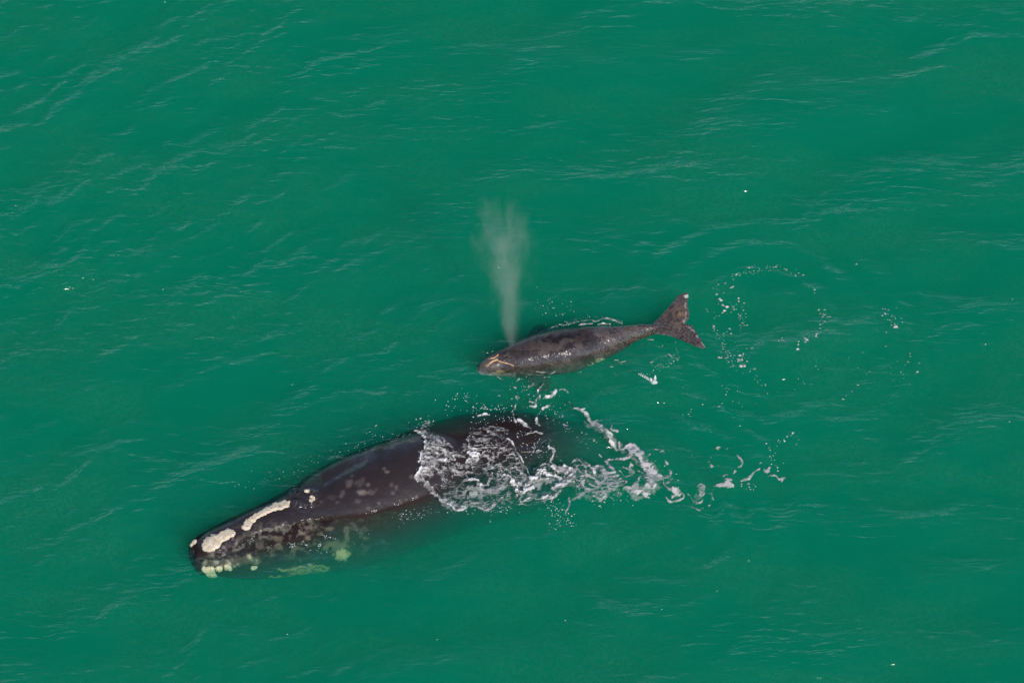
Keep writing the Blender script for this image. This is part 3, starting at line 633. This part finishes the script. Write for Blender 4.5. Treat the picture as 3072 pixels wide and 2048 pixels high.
foam_sheet('washing_foam', 2, (250, -20, 2120, 1420), W2, 'churned white foam washing over the submerged back of the big whale', .015, [(wash_poly, .9, 4.2)], warp=.11, seed=1, bump=.035, over=ADULT_BVH, nets=[([(1560, 880), (1700, 840), (1850, 850), (1990, 900), (1990, 1080), (1850, 1150), (1830, 990), (1700, 940)], .9, 5.6)])
MILK = [([(880, 1120), (1000, 1120), (1120, 1090), (1260, 1030)], [40, 60, 60, 30], .75, 0), ([(1440, 1060), (1600, 1010), (1760, 1000), (1800, 1080), (1700, 1170), (1500, 1170)], [50, 70, 60, 50, 50, 50], .62, 0), ([(620, 1200), (760, 1260), (900, 1270), (1150, 1270)], [40, 50, 40, 30], .55, 0), ([(1000, 600), (1100, 640), (1200, 740), (1100, 820)], [60, 80, 70, 60], .5, 0), ([(540, 640), (620, 800), (560, 930)], [80, 90, 70], .45, 0), ([(1960, 950), (1960, 1040)], 50, .4, 0)]
foam_sheet('milky_bubbles', 2, (250, 200, 2120, 1420), MILK, 'cloudy pale bubbles mixed into the water behind the big whale', .03, warp=.2, seed=61, lift=-.10, bump=0, over=ADULT_BVH, rough=1.3)
MILK3 = [([(360, 330), (560, 500), (700, 600), (860, 700), (960, 840), (980, 940), (820, 1010)], [22, 30, 40, 60, 80, 70, 50], .36, 0), ([(220, 820), (420, 860), (600, 880), (640, 960), (440, 1020), (260, 1060)], [50, 80, 70, 60, 60, 40], .34, 0), ([(1100, 960), (1220, 1050)], 30, .25, 0), ([(1400, 1040), (1420, 1080)], 30, .25, 0)]
foam_sheet('milky_trail', 3, (-60, 120, 2300, 1260), MILK3, 'faint cloud of pale bubbles sunk beneath the foam trail', .035, warp=.2, seed=71, lift=-.12, bump=0, rough=1.3)
W3 = [([(215, 250), (265, 255), (320, 280), (360, 320), (370, 360), (430, 405), (500, 455), (560, 500), (600, 555), (640, 600), (690, 605)], [4, 11, 9, 18, 13, 21, 16, 18, 13, 15, 14], .95, 0), ([(720, 590), (760, 580), (800, 640), (860, 680), (900, 740), (940, 800), (980, 860), (1060, 885), (1100, 890)], [14, 28, 34, 36, 38, 44, 54, 26, 9], .95, 0),
    ([(980, 880), (960, 950), (900, 1000), (800, 1010), (705, 1005)], [52, 46, 34, 26, 20], .92, .0), ([(870, 1030), (905, 1050)], 16, .9, 0), ([(820, 1040), (835, 1030)], 12, .9, 0), ([(660, 540), (668, 590)], 8, .85, 0), ([(578, 425), (578, 462), (620, 480)], [5, 7, 11], .85, 0), ([(430, 375), (475, 367)], 8, .85, 0),
    ([(750, 640), (735, 690), (680, 715), (600, 712), (550, 710), (545, 760), (580, 800), (600, 835)], [10, 17, 13, 7, 18, 14, 9, 6], .95, 0), ([(740, 705), (790, 715), (830, 730)], 5, .85, 0), ([(773, 745), (770, 810), (740, 850), (690, 870), (640, 835)], [6, 18, 15, 8, 5], .92, 0), ([(700, 795), (745, 800)], 7, .85, 0),
    ([(830, 820), (880, 850), (895, 900)], 5, .85, 0), ([(855, 880), (825, 920), (800, 975)], 8, .9, 0), ([(270, 735), (330, 770), (400, 800), (470, 790), (520, 820), (530, 870), (500, 930), (470, 960)], [7, 6, 14, 17, 16, 14, 14, 14], 1.0, .15), ([(300, 725), (350, 760), (440, 775), (520, 810)], [4, 5, 8, 8], 1.1, 0), ([(340, 830), (335, 880), (290, 890)], 10, .9, 0),
    ([(340, 880), (400, 880), (440, 910), (470, 960), (420, 1000), (360, 1020), (300, 1060), (230, 1105)], [12, 16, 16, 18, 8, 13, 17, 13], .95, .1), ([(530, 870), (580, 885), (625, 880)], 8, .9, 0), ([(540, 850), (590, 850)], 11, 1.0, 0), ([(560, 965), (620, 940), (700, 930), (720, 960), (640, 985), (600, 1000), (530, 1040), (500, 1080), (470, 1110)], [12, 7, 9, 7, 7, 11, 15, 11, 7], .9, .05),
    ([(330, 930), (310, 980), (340, 1020)], 10, .9, 0), ([(270, 960), (277, 1050)], 4, .8, 0), ([(400, 1030), (460, 1020), (520, 1030)], 9, .9, 0), ([(420, 1075), (470, 1100)], 13, .9, .1), ([(190, 1095), (192, 1160), (165, 1208)], [7, 10, 5], .9, 0), ([(20, 775), (110, 790), (200, 820), (205, 880), (150, 900), (100, 960), (30, 1000)], [9, 22, 22, 16, 26, 30, 16], 1.0, .15),
    ([(200, 800), (280, 822)], 4, .8, 0), ([(0, 622), (35, 630), (35, 690), (5, 750), (40, 775)], [9, 10, 5, 5, 6], .9, 0), ([(0, 1105), (60, 1060), (100, 1030)], 12, 1.0, .1), ([(420, 830), (450, 870), (490, 850)], 12, 1.05, .1), ([(150, 770), (210, 740), (260, 715)], [3, 4, 3], .7, 0), ([(380, 960), (440, 985)], 8, .9, 0), ([(660, 900), (610, 920), (570, 905)], 6, .85, 0),
    ([(1068, 905), (1090, 960), (1150, 990), (1200, 1020), (1240, 1030), (1242, 1062), (1180, 1085), (1120, 1085), (1070, 1050)], [4, 7, 18, 25, 12, 8, 11, 7, 3], .9, 0), ([(1140, 1045), (1160, 1040)], 11, .9, 0), ([(1122, 825), (1112, 880)], [9, 12], .85, 0), ([(1140, 900), (1100, 950)], [9, 9], .85, 0),
    ([(1262, 1002), (1330, 1065), (1370, 1095), (1420, 1100), (1452, 1078)], [4, 5, 12, 9, 3], .88, 0), ([(1400, 950), (1425, 940), (1448, 950)], 9, .85, 0), ([(1430, 975), (1440, 1000), (1410, 1060)], [18, 28, 20], .88, 0), ([(1330, 1140), (1380, 1160), (1410, 1182)], [3, 5, 9], .88, 0), ([(1430, 1162), (1442, 1156)], 5, .8, 0), ([(1485, 1134), (1505, 1128)], 6, .85, 0), ([(1510, 1102), (1520, 1098)], 5, .8, 0), ([(1538, 1072), (1545, 1070)], 6, .8, 0),
    ([(1540, 958), (1620, 960), (1680, 955), (1730, 955)], [3, 14, 22, 16], .88, 0), ([(1650, 915), (1710, 912)], 9, .85, 0), ([(1618, 890), (1640, 880), (1665, 873)], [5, 5, 7], .8, 0), ([(1500, 968), (1545, 985)], 3, .7, 0), ([(1820, 905), (1860, 885), (1920, 855), (1980, 832)], [9, 18, 8, 5], .88, 0), ([(2020, 835), (2055, 830), (2062, 802)], [9, 13, 6], .88, 0),
    ([(2060, 862), (2130, 855), (2160, 882), (2205, 860), (2180, 900)], [6, 9, 7, 9, 6], .88, 0), ([(1755, 693), (1788, 718), (1802, 748), (1765, 797)], [3, 8, 14, 3], .85, 0), ([(1735, 845), (1752, 828)], 5, .8, 0), ([(1585, 612), (1562, 622), (1580, 640)], [4, 9, 4], .8, 0), ([(1660, 625), (1678, 608)], 6, .8, 0), ([(1508, 770), (1525, 790)], 10, .85, 0), ([(1035, 660), (1048, 640), (1070, 672)], [6, 10, 3], .8, 0), ([(998, 632), (1025, 632)], 6, .8, 0), ([(1095, 742), (1112, 762)], 6, .8, 0),
    ([(180, 170), (190, 190)], 8, .8, 0), ([(125, 385), (160, 405)], [6, 5], .75, 0), ([(128, 315), (120, 325)], 6, .75, 0), ([(390, 562), (412, 575)], 6, .75, 0), ([(478, 660), (490, 668)], 6, .75, 0), ([(1320, 687), (1322, 689)], 6, .85, 0), ([(1500, 690), (1506, 691)], 7, .85, 0), ([(1480, 738), (1484, 740)], 6, .85, 0), ([(1975, 773), (1980, 773)], 8, .8, 0), ([(1880, 938), (1886, 940)], 6, .8, 0), ([(1817, 946), (1820, 946)], 6, .8, 0), ([(1290, 470), (1292, 471)], 2, .3, 0)]
foam_sheet('trailing_foam', 3, (-40, 120, 2300, 1260), W3, 'long pale foam streaks trailing behind the big whale', .015, [], warp=.075, seed=11, bump=.012, rough=.75, fat=1.42, gain=.84, nets=[([(190, 770), (300, 740), (430, 755), (560, 800), (640, 860), (710, 900), (730, 990), (600, 1050), (480, 1115), (330, 1090), (215, 1115), (250, 1000), (180, 900)], .9, 6.5)])
RING = [(490, 185, 8, 6), (520, 190, 10, 12), (545, 185, 8, 12), (380, 275, 8, 12), (340, 268, 7, 4), (420, 262, 5, 4), (455, 247, 4, 4), (485, 253, 5, 5), (527, 240, 6, 5), (605, 228, 6, 5), (565, 230, 4, 3), (605, 262, 4, 3), (700, 168, 7, 5), (735, 178, 4, 3), (765, 180, 6, 3), (795, 172, 8, 5), (810, 153, 5, 4), (885, 180, 14, 6), (905, 187, 10, 7), (960, 230, 6, 5), (1000, 248, 4, 3), (1072, 238, 10, 4),
    (350, 315, 5, 3), (262, 358, 7, 4), (350, 392, 7, 6), (325, 405, 12, 4), (165, 402, 6, 4), (135, 428, 5, 4), (155, 428, 5, 4), (188, 430, 4, 4), (253, 460, 6, 6), (172, 475, 8, 14), (205, 518, 8, 6), (225, 530, 10, 12), (195, 558, 6, 5), (250, 575, 10, 4), (282, 582, 12, 12), (230, 570, 12, 5), (345, 582, 10, 7), (355, 605, 8, 7), (382, 565, 4, 3), (405, 512, 6, 7), (405, 535, 6, 5), (463, 552, 8, 9), (442, 590, 6, 6), (450, 612, 6, 10), (258, 618, 10, 6), (238, 635, 7, 5), (207, 662, 9, 5), (428, 662, 7, 6), (405, 680, 4, 3),
    (70, 612, 5, 5), (82, 630, 7, 5), (120, 640, 6, 5), (155, 685, 7, 7), (148, 768, 9, 6), (153, 797, 4, 3), (198, 742, 3, 3), (450, 722, 6, 5), (423, 748, 8, 7), (438, 770, 8, 6), (467, 750, 6, 5), (500, 748, 7, 5), (428, 800, 5, 4), (328, 848, 7, 5), (315, 798, 10, 3), (280, 830, 9, 3), (248, 853, 4, 4), (217, 862, 5, 3), (248, 885, 6, 7), (235, 911, 9, 4), (262, 911, 4, 4), (165, 916, 6, 4), (237, 965, 6, 6), (237, 1008, 5, 5), (237, 1034, 4, 3), (190, 942, 4, 2),
    (280, 1062, 6, 5), (310, 1080, 8, 6), (270, 1075, 6, 5), (210, 1133, 18, 11), (232, 1110, 8, 6), (272, 1133, 16, 14), (287, 1108, 5, 10), (290, 1182, 10, 7), (345, 1225, 6, 5), (412, 1120, 12, 9), (412, 1162, 28, 13), (450, 1108, 5, 4), (448, 1228, 30, 13), (492, 1040, 6, 5), (540, 1030, 12, 12), (545, 1052, 6, 5), (575, 1020, 5, 3), (522, 1082, 4, 3), (500, 1140, 12, 6), (490, 1178, 6, 6), (462, 1262, 4, 3), (572, 1265, 5, 4), (292, 1295, 5, 4), (307, 1312, 5, 3), (570, 1362, 6, 5), (600, 1377, 5, 4), (642, 1410, 7, 6),
    (1240, 615, 8, 7), (1300, 622, 9, 8), (1258, 650, 5, 8), (1300, 665, 14, 14), (1280, 685, 16, 8), (1345, 693, 18, 16), (1357, 662, 8, 6), (1340, 715, 6, 8), (1302, 755, 10, 5), (1255, 780, 7, 5), (1256, 826, 9, 7), (1255, 884, 10, 7), (1210, 910, 7, 8), (1200, 935, 8, 8), (1215, 948, 5, 4), (1080, 938, 8, 6), (1090, 957, 12, 5), (1110, 975, 14, 10), (1095, 995, 14, 8), (1025, 992, 4, 3), (1019, 1025, 7, 5), (1015, 1072, 9, 12), (1200, 427, 6, 5), (1197, 463, 4, 4), (860, 950, 18, 2), (820, 962, 10, 2), (858, 925, 4, 3),
    (1930, 620, 8, 6), (1908, 615, 4, 3), (1968, 628, 9, 8), (2055, 613, 6, 4), (1930, 645, 6, 4), (1932, 675, 8, 6), (1902, 694, 6, 5), (2034, 717, 9, 6), (1961, 737, 6, 4), (2098, 731, 8, 5), (2110, 775, 6, 4), (1998, 800, 9, 7), (2038, 802, 6, 5), (2042, 824, 16, 12), (1942, 880, 5, 4), (1943, 1013, 7, 6), (1630, 152, 6, 3), (1641, 149, 4, 4), (2183, 1167, 9, 8), (2195, 1085, 4, 4), (2195, 1110, 5, 5), (2289, 1196, 9, 10), (2268, 1279, 9, 7), (2252, 1303, 8, 6), (2108, 1293, 7, 6), (2028, 1352, 8, 5), (1652, 1406, 10, 8), (1777, 1260, 5, 4), (1752, 1275, 4, 3), (1466, 1468, 9, 4), (1590, 1475, 6, 8), (1527, 1520, 5, 4), (1494, 1557, 9, 6), (2002, 1228, 4, 3)]
W5 = [([(x - rx * .6, y), (x + rx * .6, y)], max(2.3, (rx * .33 + ry * .62)), .92, 0) for x, y, rx, ry in RING]
foam_sheet('drifting_foam', 5, (20, 100, 2330, 1590), W5, 'broken ring of foam flecks drifting behind the calf tail', .016, [], warp=.02, seed=21, bump=.02, rough=.6)
W4 = [([(440, 575), (500, 520), (540, 490)], [4, 8, 6], .8, .5), ([(560, 480), (640, 440)], 5, .6, .6), ([(700, 420), (770, 400), (860, 375)], [5, 8, 5], .75, .5), ([(880, 360), (980, 355), (1050, 345)], 6, .6, .6), ([(1045, 376), (1100, 370), (1165, 372)], [5, 9, 6], .95, .3), ([(1212, 376), (1260, 370), (1320, 373)], [6, 9, 5], 1.0, .2), ([(1060, 340), (1150, 335), (1190, 350), (1240, 335), (1300, 330), (1380, 350), (1430, 365)], [4, 6, 10, 8, 10, 9, 6], .85, .6), ([(370, 575), (400, 577)], 5, .8, 0),
    ([(330, 830), (370, 850), (415, 875)], [4, 3, 3], .5, 0), ([(670, 770), (720, 775), (770, 780)], [4, 9, 6], .6, .1), ([(800, 800), (835, 780)], [4, 7], .6, .1), ([(500, 790), (620, 810), (760, 800), (900, 780)], [3, 6, 5, 3], .4, .5), ([(150, 750), (165, 790), (210, 815), (300, 822)], [7, 9, 8, 4], .5, .4), ([(1655, 495), (1700, 497)], 5, .7, .1), ([(1600, 520), (1680, 530)], 3, .45, .1), ([(1360, 680), (1395, 685)], 6, .65, 0), ([(1330, 740), (1345, 742)], 9, .65, 0), ([(1350, 790), (1380, 820)], 4, .6, 0), ([(1395, 715), (1455, 705)], [4, 6], .6, 0),
    ([(1038, 762), (1068, 752)], 5, .7, 0), ([(1040, 800), (1065, 790)], 4, .6, 0), ([(1830, 620), (1860, 640), (1890, 660), (1920, 670)], [6, 5, 4, 3], .75, 0), ([(1910, 480), (1905, 560), (1930, 640), (1905, 690), (1870, 750)], [3, 3, 3, 4, 3], .42, 0), ([(1670, 705), (1695, 705)], 6, .7, 0), ([(1735, 735), (1790, 768)], [4, 5], .65, 0), ([(1785, 548), (1800, 550)], 5, .8, 0), ([(480, 925), (486, 930)], 9, .6, 0), ([(560, 912), (566, 916)], 8, .5, 0), ([(525, 855), (500, 870)], 8, .55, 0), ([(610, 915), (665, 900)], 5, .55, 0), ([(735, 950), (760, 950)], 4, .6, 0), ([(505, 990), (515, 1000)], 8, .6, 0), ([(740, 830), (790, 828)], [9, 7], .6, .1)]
foam_sheet('lapping_foam', 4, (100, 300, 2200, 1010), W4, 'thin line of foam lapping along the calf flank', .013, [], warp=.03, seed=31, bump=.02, rough=.8, lift=.02)

# small splash thrown up beside the calf tail
def splash():
    V, F = [], []
    c = at(*cs(4, 1708, 868), 0); rnd = random.Random(4)
    def lump(p, r, h, dx=0, dy=0):
        n, m = 14, 6; k = len(V)
        for j in range(m + 1):
            t = j / m; rr = r * math.cos(t * 1.5708) ** .7
            for i in range(n):
                a = 6.283 * i / n; q = rr * (1 + .35 * (rnd.random() - .5))
                V.append((p[0] + q * math.cos(a) + dx * t, p[1] + q * math.sin(a) + dy * t, p[2] + h * t - .02))
        for j in range(m):
            for i in range(n): F.append((k + j * n + i, k + j * n + (i + 1) % n, k + (j + 1) * n + (i + 1) % n, k + (j + 1) * n + i))
    lump(c, .07, .07, .02, .02); lump(c + [-.05, .04, 0], .045, .08, -.03, .05); lump(c + [.03, .08, 0], .04, .14, .01, .05); lump(c + [.05, .0, 0], .05, .06)
    for i in range(7): lump(c + [-.09 - .045 * i, .07 + .03 * i, 0], .026 - .002 * i, .04, -.02, .02)
    for i in range(5): lump(c + [-.10 - .05 * i, .11 + .04 * i, 0], .016 - .002 * i, .03, -.02, .02)
    o = link('splash', V, F, DROP); tag(o, 'small white splash on the water below the calf tail', 'splash')
splash()

# specks of foam and drops scattered on the water
def specks(name, groups, label, seed):
    rnd = np.random.RandomState(seed); P = []
    for crop, pts, spread, n, rmin, rmax in groups:
        pts = np.array(pts, float); seg = np.linalg.norm(np.diff(pts, axis=0), axis=1) if len(pts) > 1 else np.array([1.0])
        for _ in range(max(1, int(n * .8))):
            if len(pts) > 1:
                i = rnd.choice(len(seg), p=seg / seg.sum()); u = rnd.rand(); q = pts[i] * (1 - u) + pts[i + 1] * u
            else: q = pts[0]
            q = q + rnd.randn(2) * spread
            w_ = at(*cs(crop, *q)); P.append((w_[0], w_[1], .66 * (rmin + (rmax - rmin) * rnd.rand() ** 3)))
    P = np.array(P); Z = height(P[:, 0], P[:, 1]); V, F = [], []
    for (x, y, r), z in zip(P, Z):
        k = len(V); a0 = rnd.rand() * 6; e = 1 + .6 * rnd.rand()
        for rr, h in ((1.0, -.3), (.75, .45)):
            for i in range(6):
                a = a0 + i * 1.0472; V.append((x + r * rr * e * math.cos(a), y + r * rr * math.sin(a), z + .012 + r * h))
        V.append((x, y, z + .012 + r * .75))
        for i in range(6):
            j = (i + 1) % 6; F.append((k + i, k + j, k + 6 + j)); F.append((k + i, k + 6 + j, k + 6 + i)); F.append((k + 6 + i, k + 6 + j, k + 12))
    o = link(name, V, F, DROP); tag(o, label, 'foam', kind='stuff')
specks('foam_specks', [
    (1, [(480, 775), (700, 740), (920, 660), (1000, 610), (1200, 540), (1350, 500), (1500, 420), (1700, 370), (1840, 330)], 26, 60, .008, .018), (1, [(1250, 560), (1500, 470), (1820, 390)], 14, 40, .006, .012), (1, [(1450, 340), (1560, 320)], 25, 6, .01, .02),
    (2, [(600, 260), (850, 160), (1150, 230), (1400, 200)], 60, 45, .010, .026), (2, [(780, 300), (900, 270), (1100, 260), (1300, 230)], 22, 45, .010, .028), (2, [(900, 400), (1200, 420), (1400, 330)], 45, 60, .008, .02), (2, [(1300, 600), (1450, 500), (1550, 600), (1500, 750)], 70, 90, .008, .02), (2, [(1600, 550), (1700, 650), (1750, 850)], 60, 45, .008, .018), (2, [(1500, 60), (1650, 200), (1850, 400)], 70, 60, .008, .02), (2, [(280, 370), (420, 400), (560, 380)], 25, 22, .010, .024),
    (2, [(150, 1400), (350, 1380), (500, 1300), (700, 1350)], 40, 40, .008, .022), (2, [(800, 1330), (1100, 1340), (1350, 1330)], 22, 45, .008, .02), (2, [(1100, 1400), (1250, 1350), (1400, 1330)], 30, 20, .008, .02), (2, [(0, 1180), (150, 1150), (330, 1080)], 14, 60, .006, .014), (2, [(1700, 1300), (1850, 1380), (2000, 1440)], 60, 60, .008, .022), (2, [(1850, 1450), (1800, 1540)], 45, 16, .008, .018),
    (3, [(380, 1150), (560, 1100), (640, 1080)], 30, 40, .008, .022), (3, [(30, 1150), (220, 1290)], 50, 45, .008, .022), (3, [(400, 560), (250, 500), (120, 400)], 45, 35, .008, .02), (3, [(650, 1080), (900, 1090)], 25, 14, .008, .02), (3, [(1090, 750), (1190, 840), (1150, 990)], 40, 16, .008, .02), (3, [(1850, 930), (1930, 990)], 30, 12, .01, .022), (3, [(1500, 1000), (1560, 1080)], 20, 8, .01, .02),
    (3, [(2030, 640), (2150, 560), (2330, 510)], 35, 26, .010, .026), (3, [(2160, 800), (2170, 760), (2080, 720)], 35, 12, .010, .026), (3, [(1490, 70), (1720, 120), (1910, 150)], 35, 14, .008, .022), (3, [(1200, 270), (1320, 260), (1420, 260)], 14, 8, .008, .022), (3, [(1580, 210), (1640, 190)], 12, 5, .01, .02),
    (4, [(700, 110), (800, 200), (1000, 250)], 70, 40, .008, .02), (4, [(450, 560), (600, 460), (780, 400), (950, 350), (1130, 320), (1300, 320), (1430, 360)], 16, 150, .006, .016), (4, [(210, 600), (330, 590), (400, 570)], 14, 14, .008, .02), (4, [(1640, 830), (1760, 760), (1900, 720)], 28, 22, .008, .018), (4, [(1780, 550), (1830, 620), (1910, 680)], 16, 16, .008, .018), (4, [(1680, 700), (1750, 750), (1800, 790)], 16, 14, .008, .018), (4, [(1400, 700), (1460, 700)], 14, 8, .008, .018), (4, [(0, 980), (90, 1000)], 18, 10, .008, .018), (4, [(480, 850), (600, 1000)], 50, 24, .008, .018),
    (5, [(160, 420), (350, 300), (600, 230), (850, 170), (1060, 240)], 22, 60, .007, .015), (5, [(150, 640), (150, 800), (240, 950), (260, 1080)], 22, 45, .007, .015), (5, [(280, 590), (430, 650), (440, 780)], 30, 40, .007, .015), (5, [(260, 1100), (400, 1160), (500, 1150)], 50, 50, .007, .015), (5, [(500, 1250), (600, 1370), (720, 1460)], 20, 14, .007, .015), (5, [(1280, 640), (1260, 800), (1200, 920), (1060, 1000)], 24, 30, .007, .014), (5, [(1950, 640), (2040, 780)], 40, 22, .008, .016), (5, [(2000, 1250), (2250, 1290)], 60, 14, .007, .016),
    (0, [(1660, 870), (1790, 900), (1900, 870), (2060, 830)], 22, 22, .008, .018)], 'scattered white foam specks and drops around both whales', 3)
specks('stray_flecks', [(0, [(x, y)], .3, 1, .016, .02) for x, y in [(36, 471), (374, 661), (1647, 1359), (1004, 1464), (660, 1453), (1298, 1420), (1720, 1290), (2318, 974), (2325, 686), (1967, 606), (1145, 616), (1520, 1400)]], 'few lone white flecks far apart on open green water', 5)

# faint wavelets that catch on the wash round the adult's flank
specks('flank_foam', [(1, [(640, 1245), (760, 1240)], 14, 12, .008, .016), (1, [(860, 1205), (925, 1210)], 9, 22, .010, .020), (1, [(985, 1180), (1010, 1210)], 9, 16, .010, .020), (1, [(1110, 1212), (1112, 1215)], 8, 14, .010, .022), (1, [(1130, 1140), (1180, 1160), (1230, 1170)], 10, 22, .008, .018), (1, [(1060, 1250), (1170, 1280)], 14, 14, .008, .018), (1, [(950, 1160), (1300, 1130), (1520, 1140)], 26, 14, .008, .016), (1, [(1700, 1010), (1800, 990), (1950, 960)], 22, 26, .008, .020),
    (1, [(500, 1180), (620, 1180), (560, 1150)], 22, 18, .008, .018), (1, [(1120, 1005), (1300, 965), (1620, 900), (1820, 810)], 7, 90, .005, .011), (1, [(1480, 885), (1600, 880), (1750, 830)], 6, 50, .005, .009)], 'little white foam flecks floating beside the cheek of the big whale', 8)

# ------------------------------------------------------------------ the calf's blow
def blow():
    base = at(*cs(0, 1176, 797), .38)
    H = 5.55
    rows = [(0, .05, 0), (.06, .16, -.01), (.15, .34, -.03), (.3, .62, -.08), (.5, .86, -.14), (.7, 1.0, -.2), (.85, 1.02, -.22), (1.0, .85, -.22), (1.08, .4, -.22)]
    n = 24; V, F = [], []
    for t, r, dx in rows:
        for i in range(n):
            a = 6.283185 * i / n; V.append((r * math.cos(a) + dx, r * math.sin(a), t * H))
    for j in range(len(rows) - 1):
        for i in range(n): F.append((j * n + i, j * n + (i + 1) % n, (j + 1) * n + (i + 1) % n, (j + 1) * n + i))
    me = bpy.data.meshes.new('spout_mist'); me.from_pydata(V, [], F + [tuple(range(n - 1, -1, -1)), tuple(range((len(rows) - 1) * n, len(rows) * n))]); me.update()
    b = NB('mist')
    tc = b.n('ShaderNodeTexCoord').outputs['Object']
    sp = b.n('ShaderNodeSeparateXYZ', {0: tc}).outputs
    t = b.math('DIVIDE', sp[2], H)
    sway = b.math('MULTIPLY', t, -.25)
    x = b.math('SUBTRACT', sp[0], sway)
    rad = b.math('SQRT', b.math('ADD', b.math('MULTIPLY', x, x), b.math('MULTIPLY', sp[1], sp[1])))
    Rr = b.n('ShaderNodeFloatCurve', {'Value': t}); cv = Rr.mapping.curves[0]
    cv.points[0].location = (0, .05); cv.points[1].location = (1, .66)
    for p in ((.12, .20), (.3, .36), (.5, .52), (.75, .66)): cv.points.new(*p)
    Rr.mapping.update()
    edge = b.math('DIVIDE', rad, Rr.outputs[0])
    mp = b.n('ShaderNodeMapping', {'Vector': tc, 'Scale': (1.9, 1.9, .75)}).outputs[0]
    nz = b.n('ShaderNodeTexNoise', {'Vector': mp, 'Scale': 1.3, 'Detail': 5.0, 'Roughness': .6, 'Distortion': .5}).outputs[0]
    e2 = b.math('ADD', edge, b.math('MULTIPLY', b.math('SUBTRACT', nz, .5), 3.4))
    fall = b.n('ShaderNodeMapRange', {0: e2, 1: 1.15, 2: .0, 3: 0, 4: 1}, interpolation_type='SMOOTHERSTEP').outputs[0]
    topf = b.n('ShaderNodeMapRange', {0: b.math('ADD', t, b.math('MULTIPLY', b.math('SUBTRACT', nz, .5), .6)), 1: 1.02, 2: .68, 3: 0, 4: 1}, interpolation_type='SMOOTHSTEP').outputs[0]
    core = b.n('ShaderNodeMapRange', {0: rad, 1: .32, 2: 0.0, 3: 0, 4: 1}, interpolation_type='SMOOTHSTEP').outputs[0]
    lowd = b.n('ShaderNodeMapRange', {0: t, 1: 0, 2: .35, 3: 1.5, 4: 1.0}).outputs[0]
    corr = b.math('MULTIPLY', b.math('MULTIPLY', core, b.ramp(t, .15, .75, .9, 0.0)), b.ramp(nz, .35, .65, .2, 1.4))
    dens = b.math('MULTIPLY', b.math('ADD', b.math('MULTIPLY', fall, lowd), corr), topf)
    vs = b.n('ShaderNodeVolumeScatter', {'Color': (.90, .78, .67, 1), 'Density': b.math('MULTIPLY', dens, .215), 'Anisotropy': 0.0}).outputs[0]
    b.l(vs, b.out.inputs['Volume'])
    me.materials.append(b.m); o = bpy.data.objects.new('spout_mist', me); C.objects.link(o); o.location = base
    tag(o, 'tall column of fine grey mist blown up from the calf head', 'spout', kind='stuff')
blow()
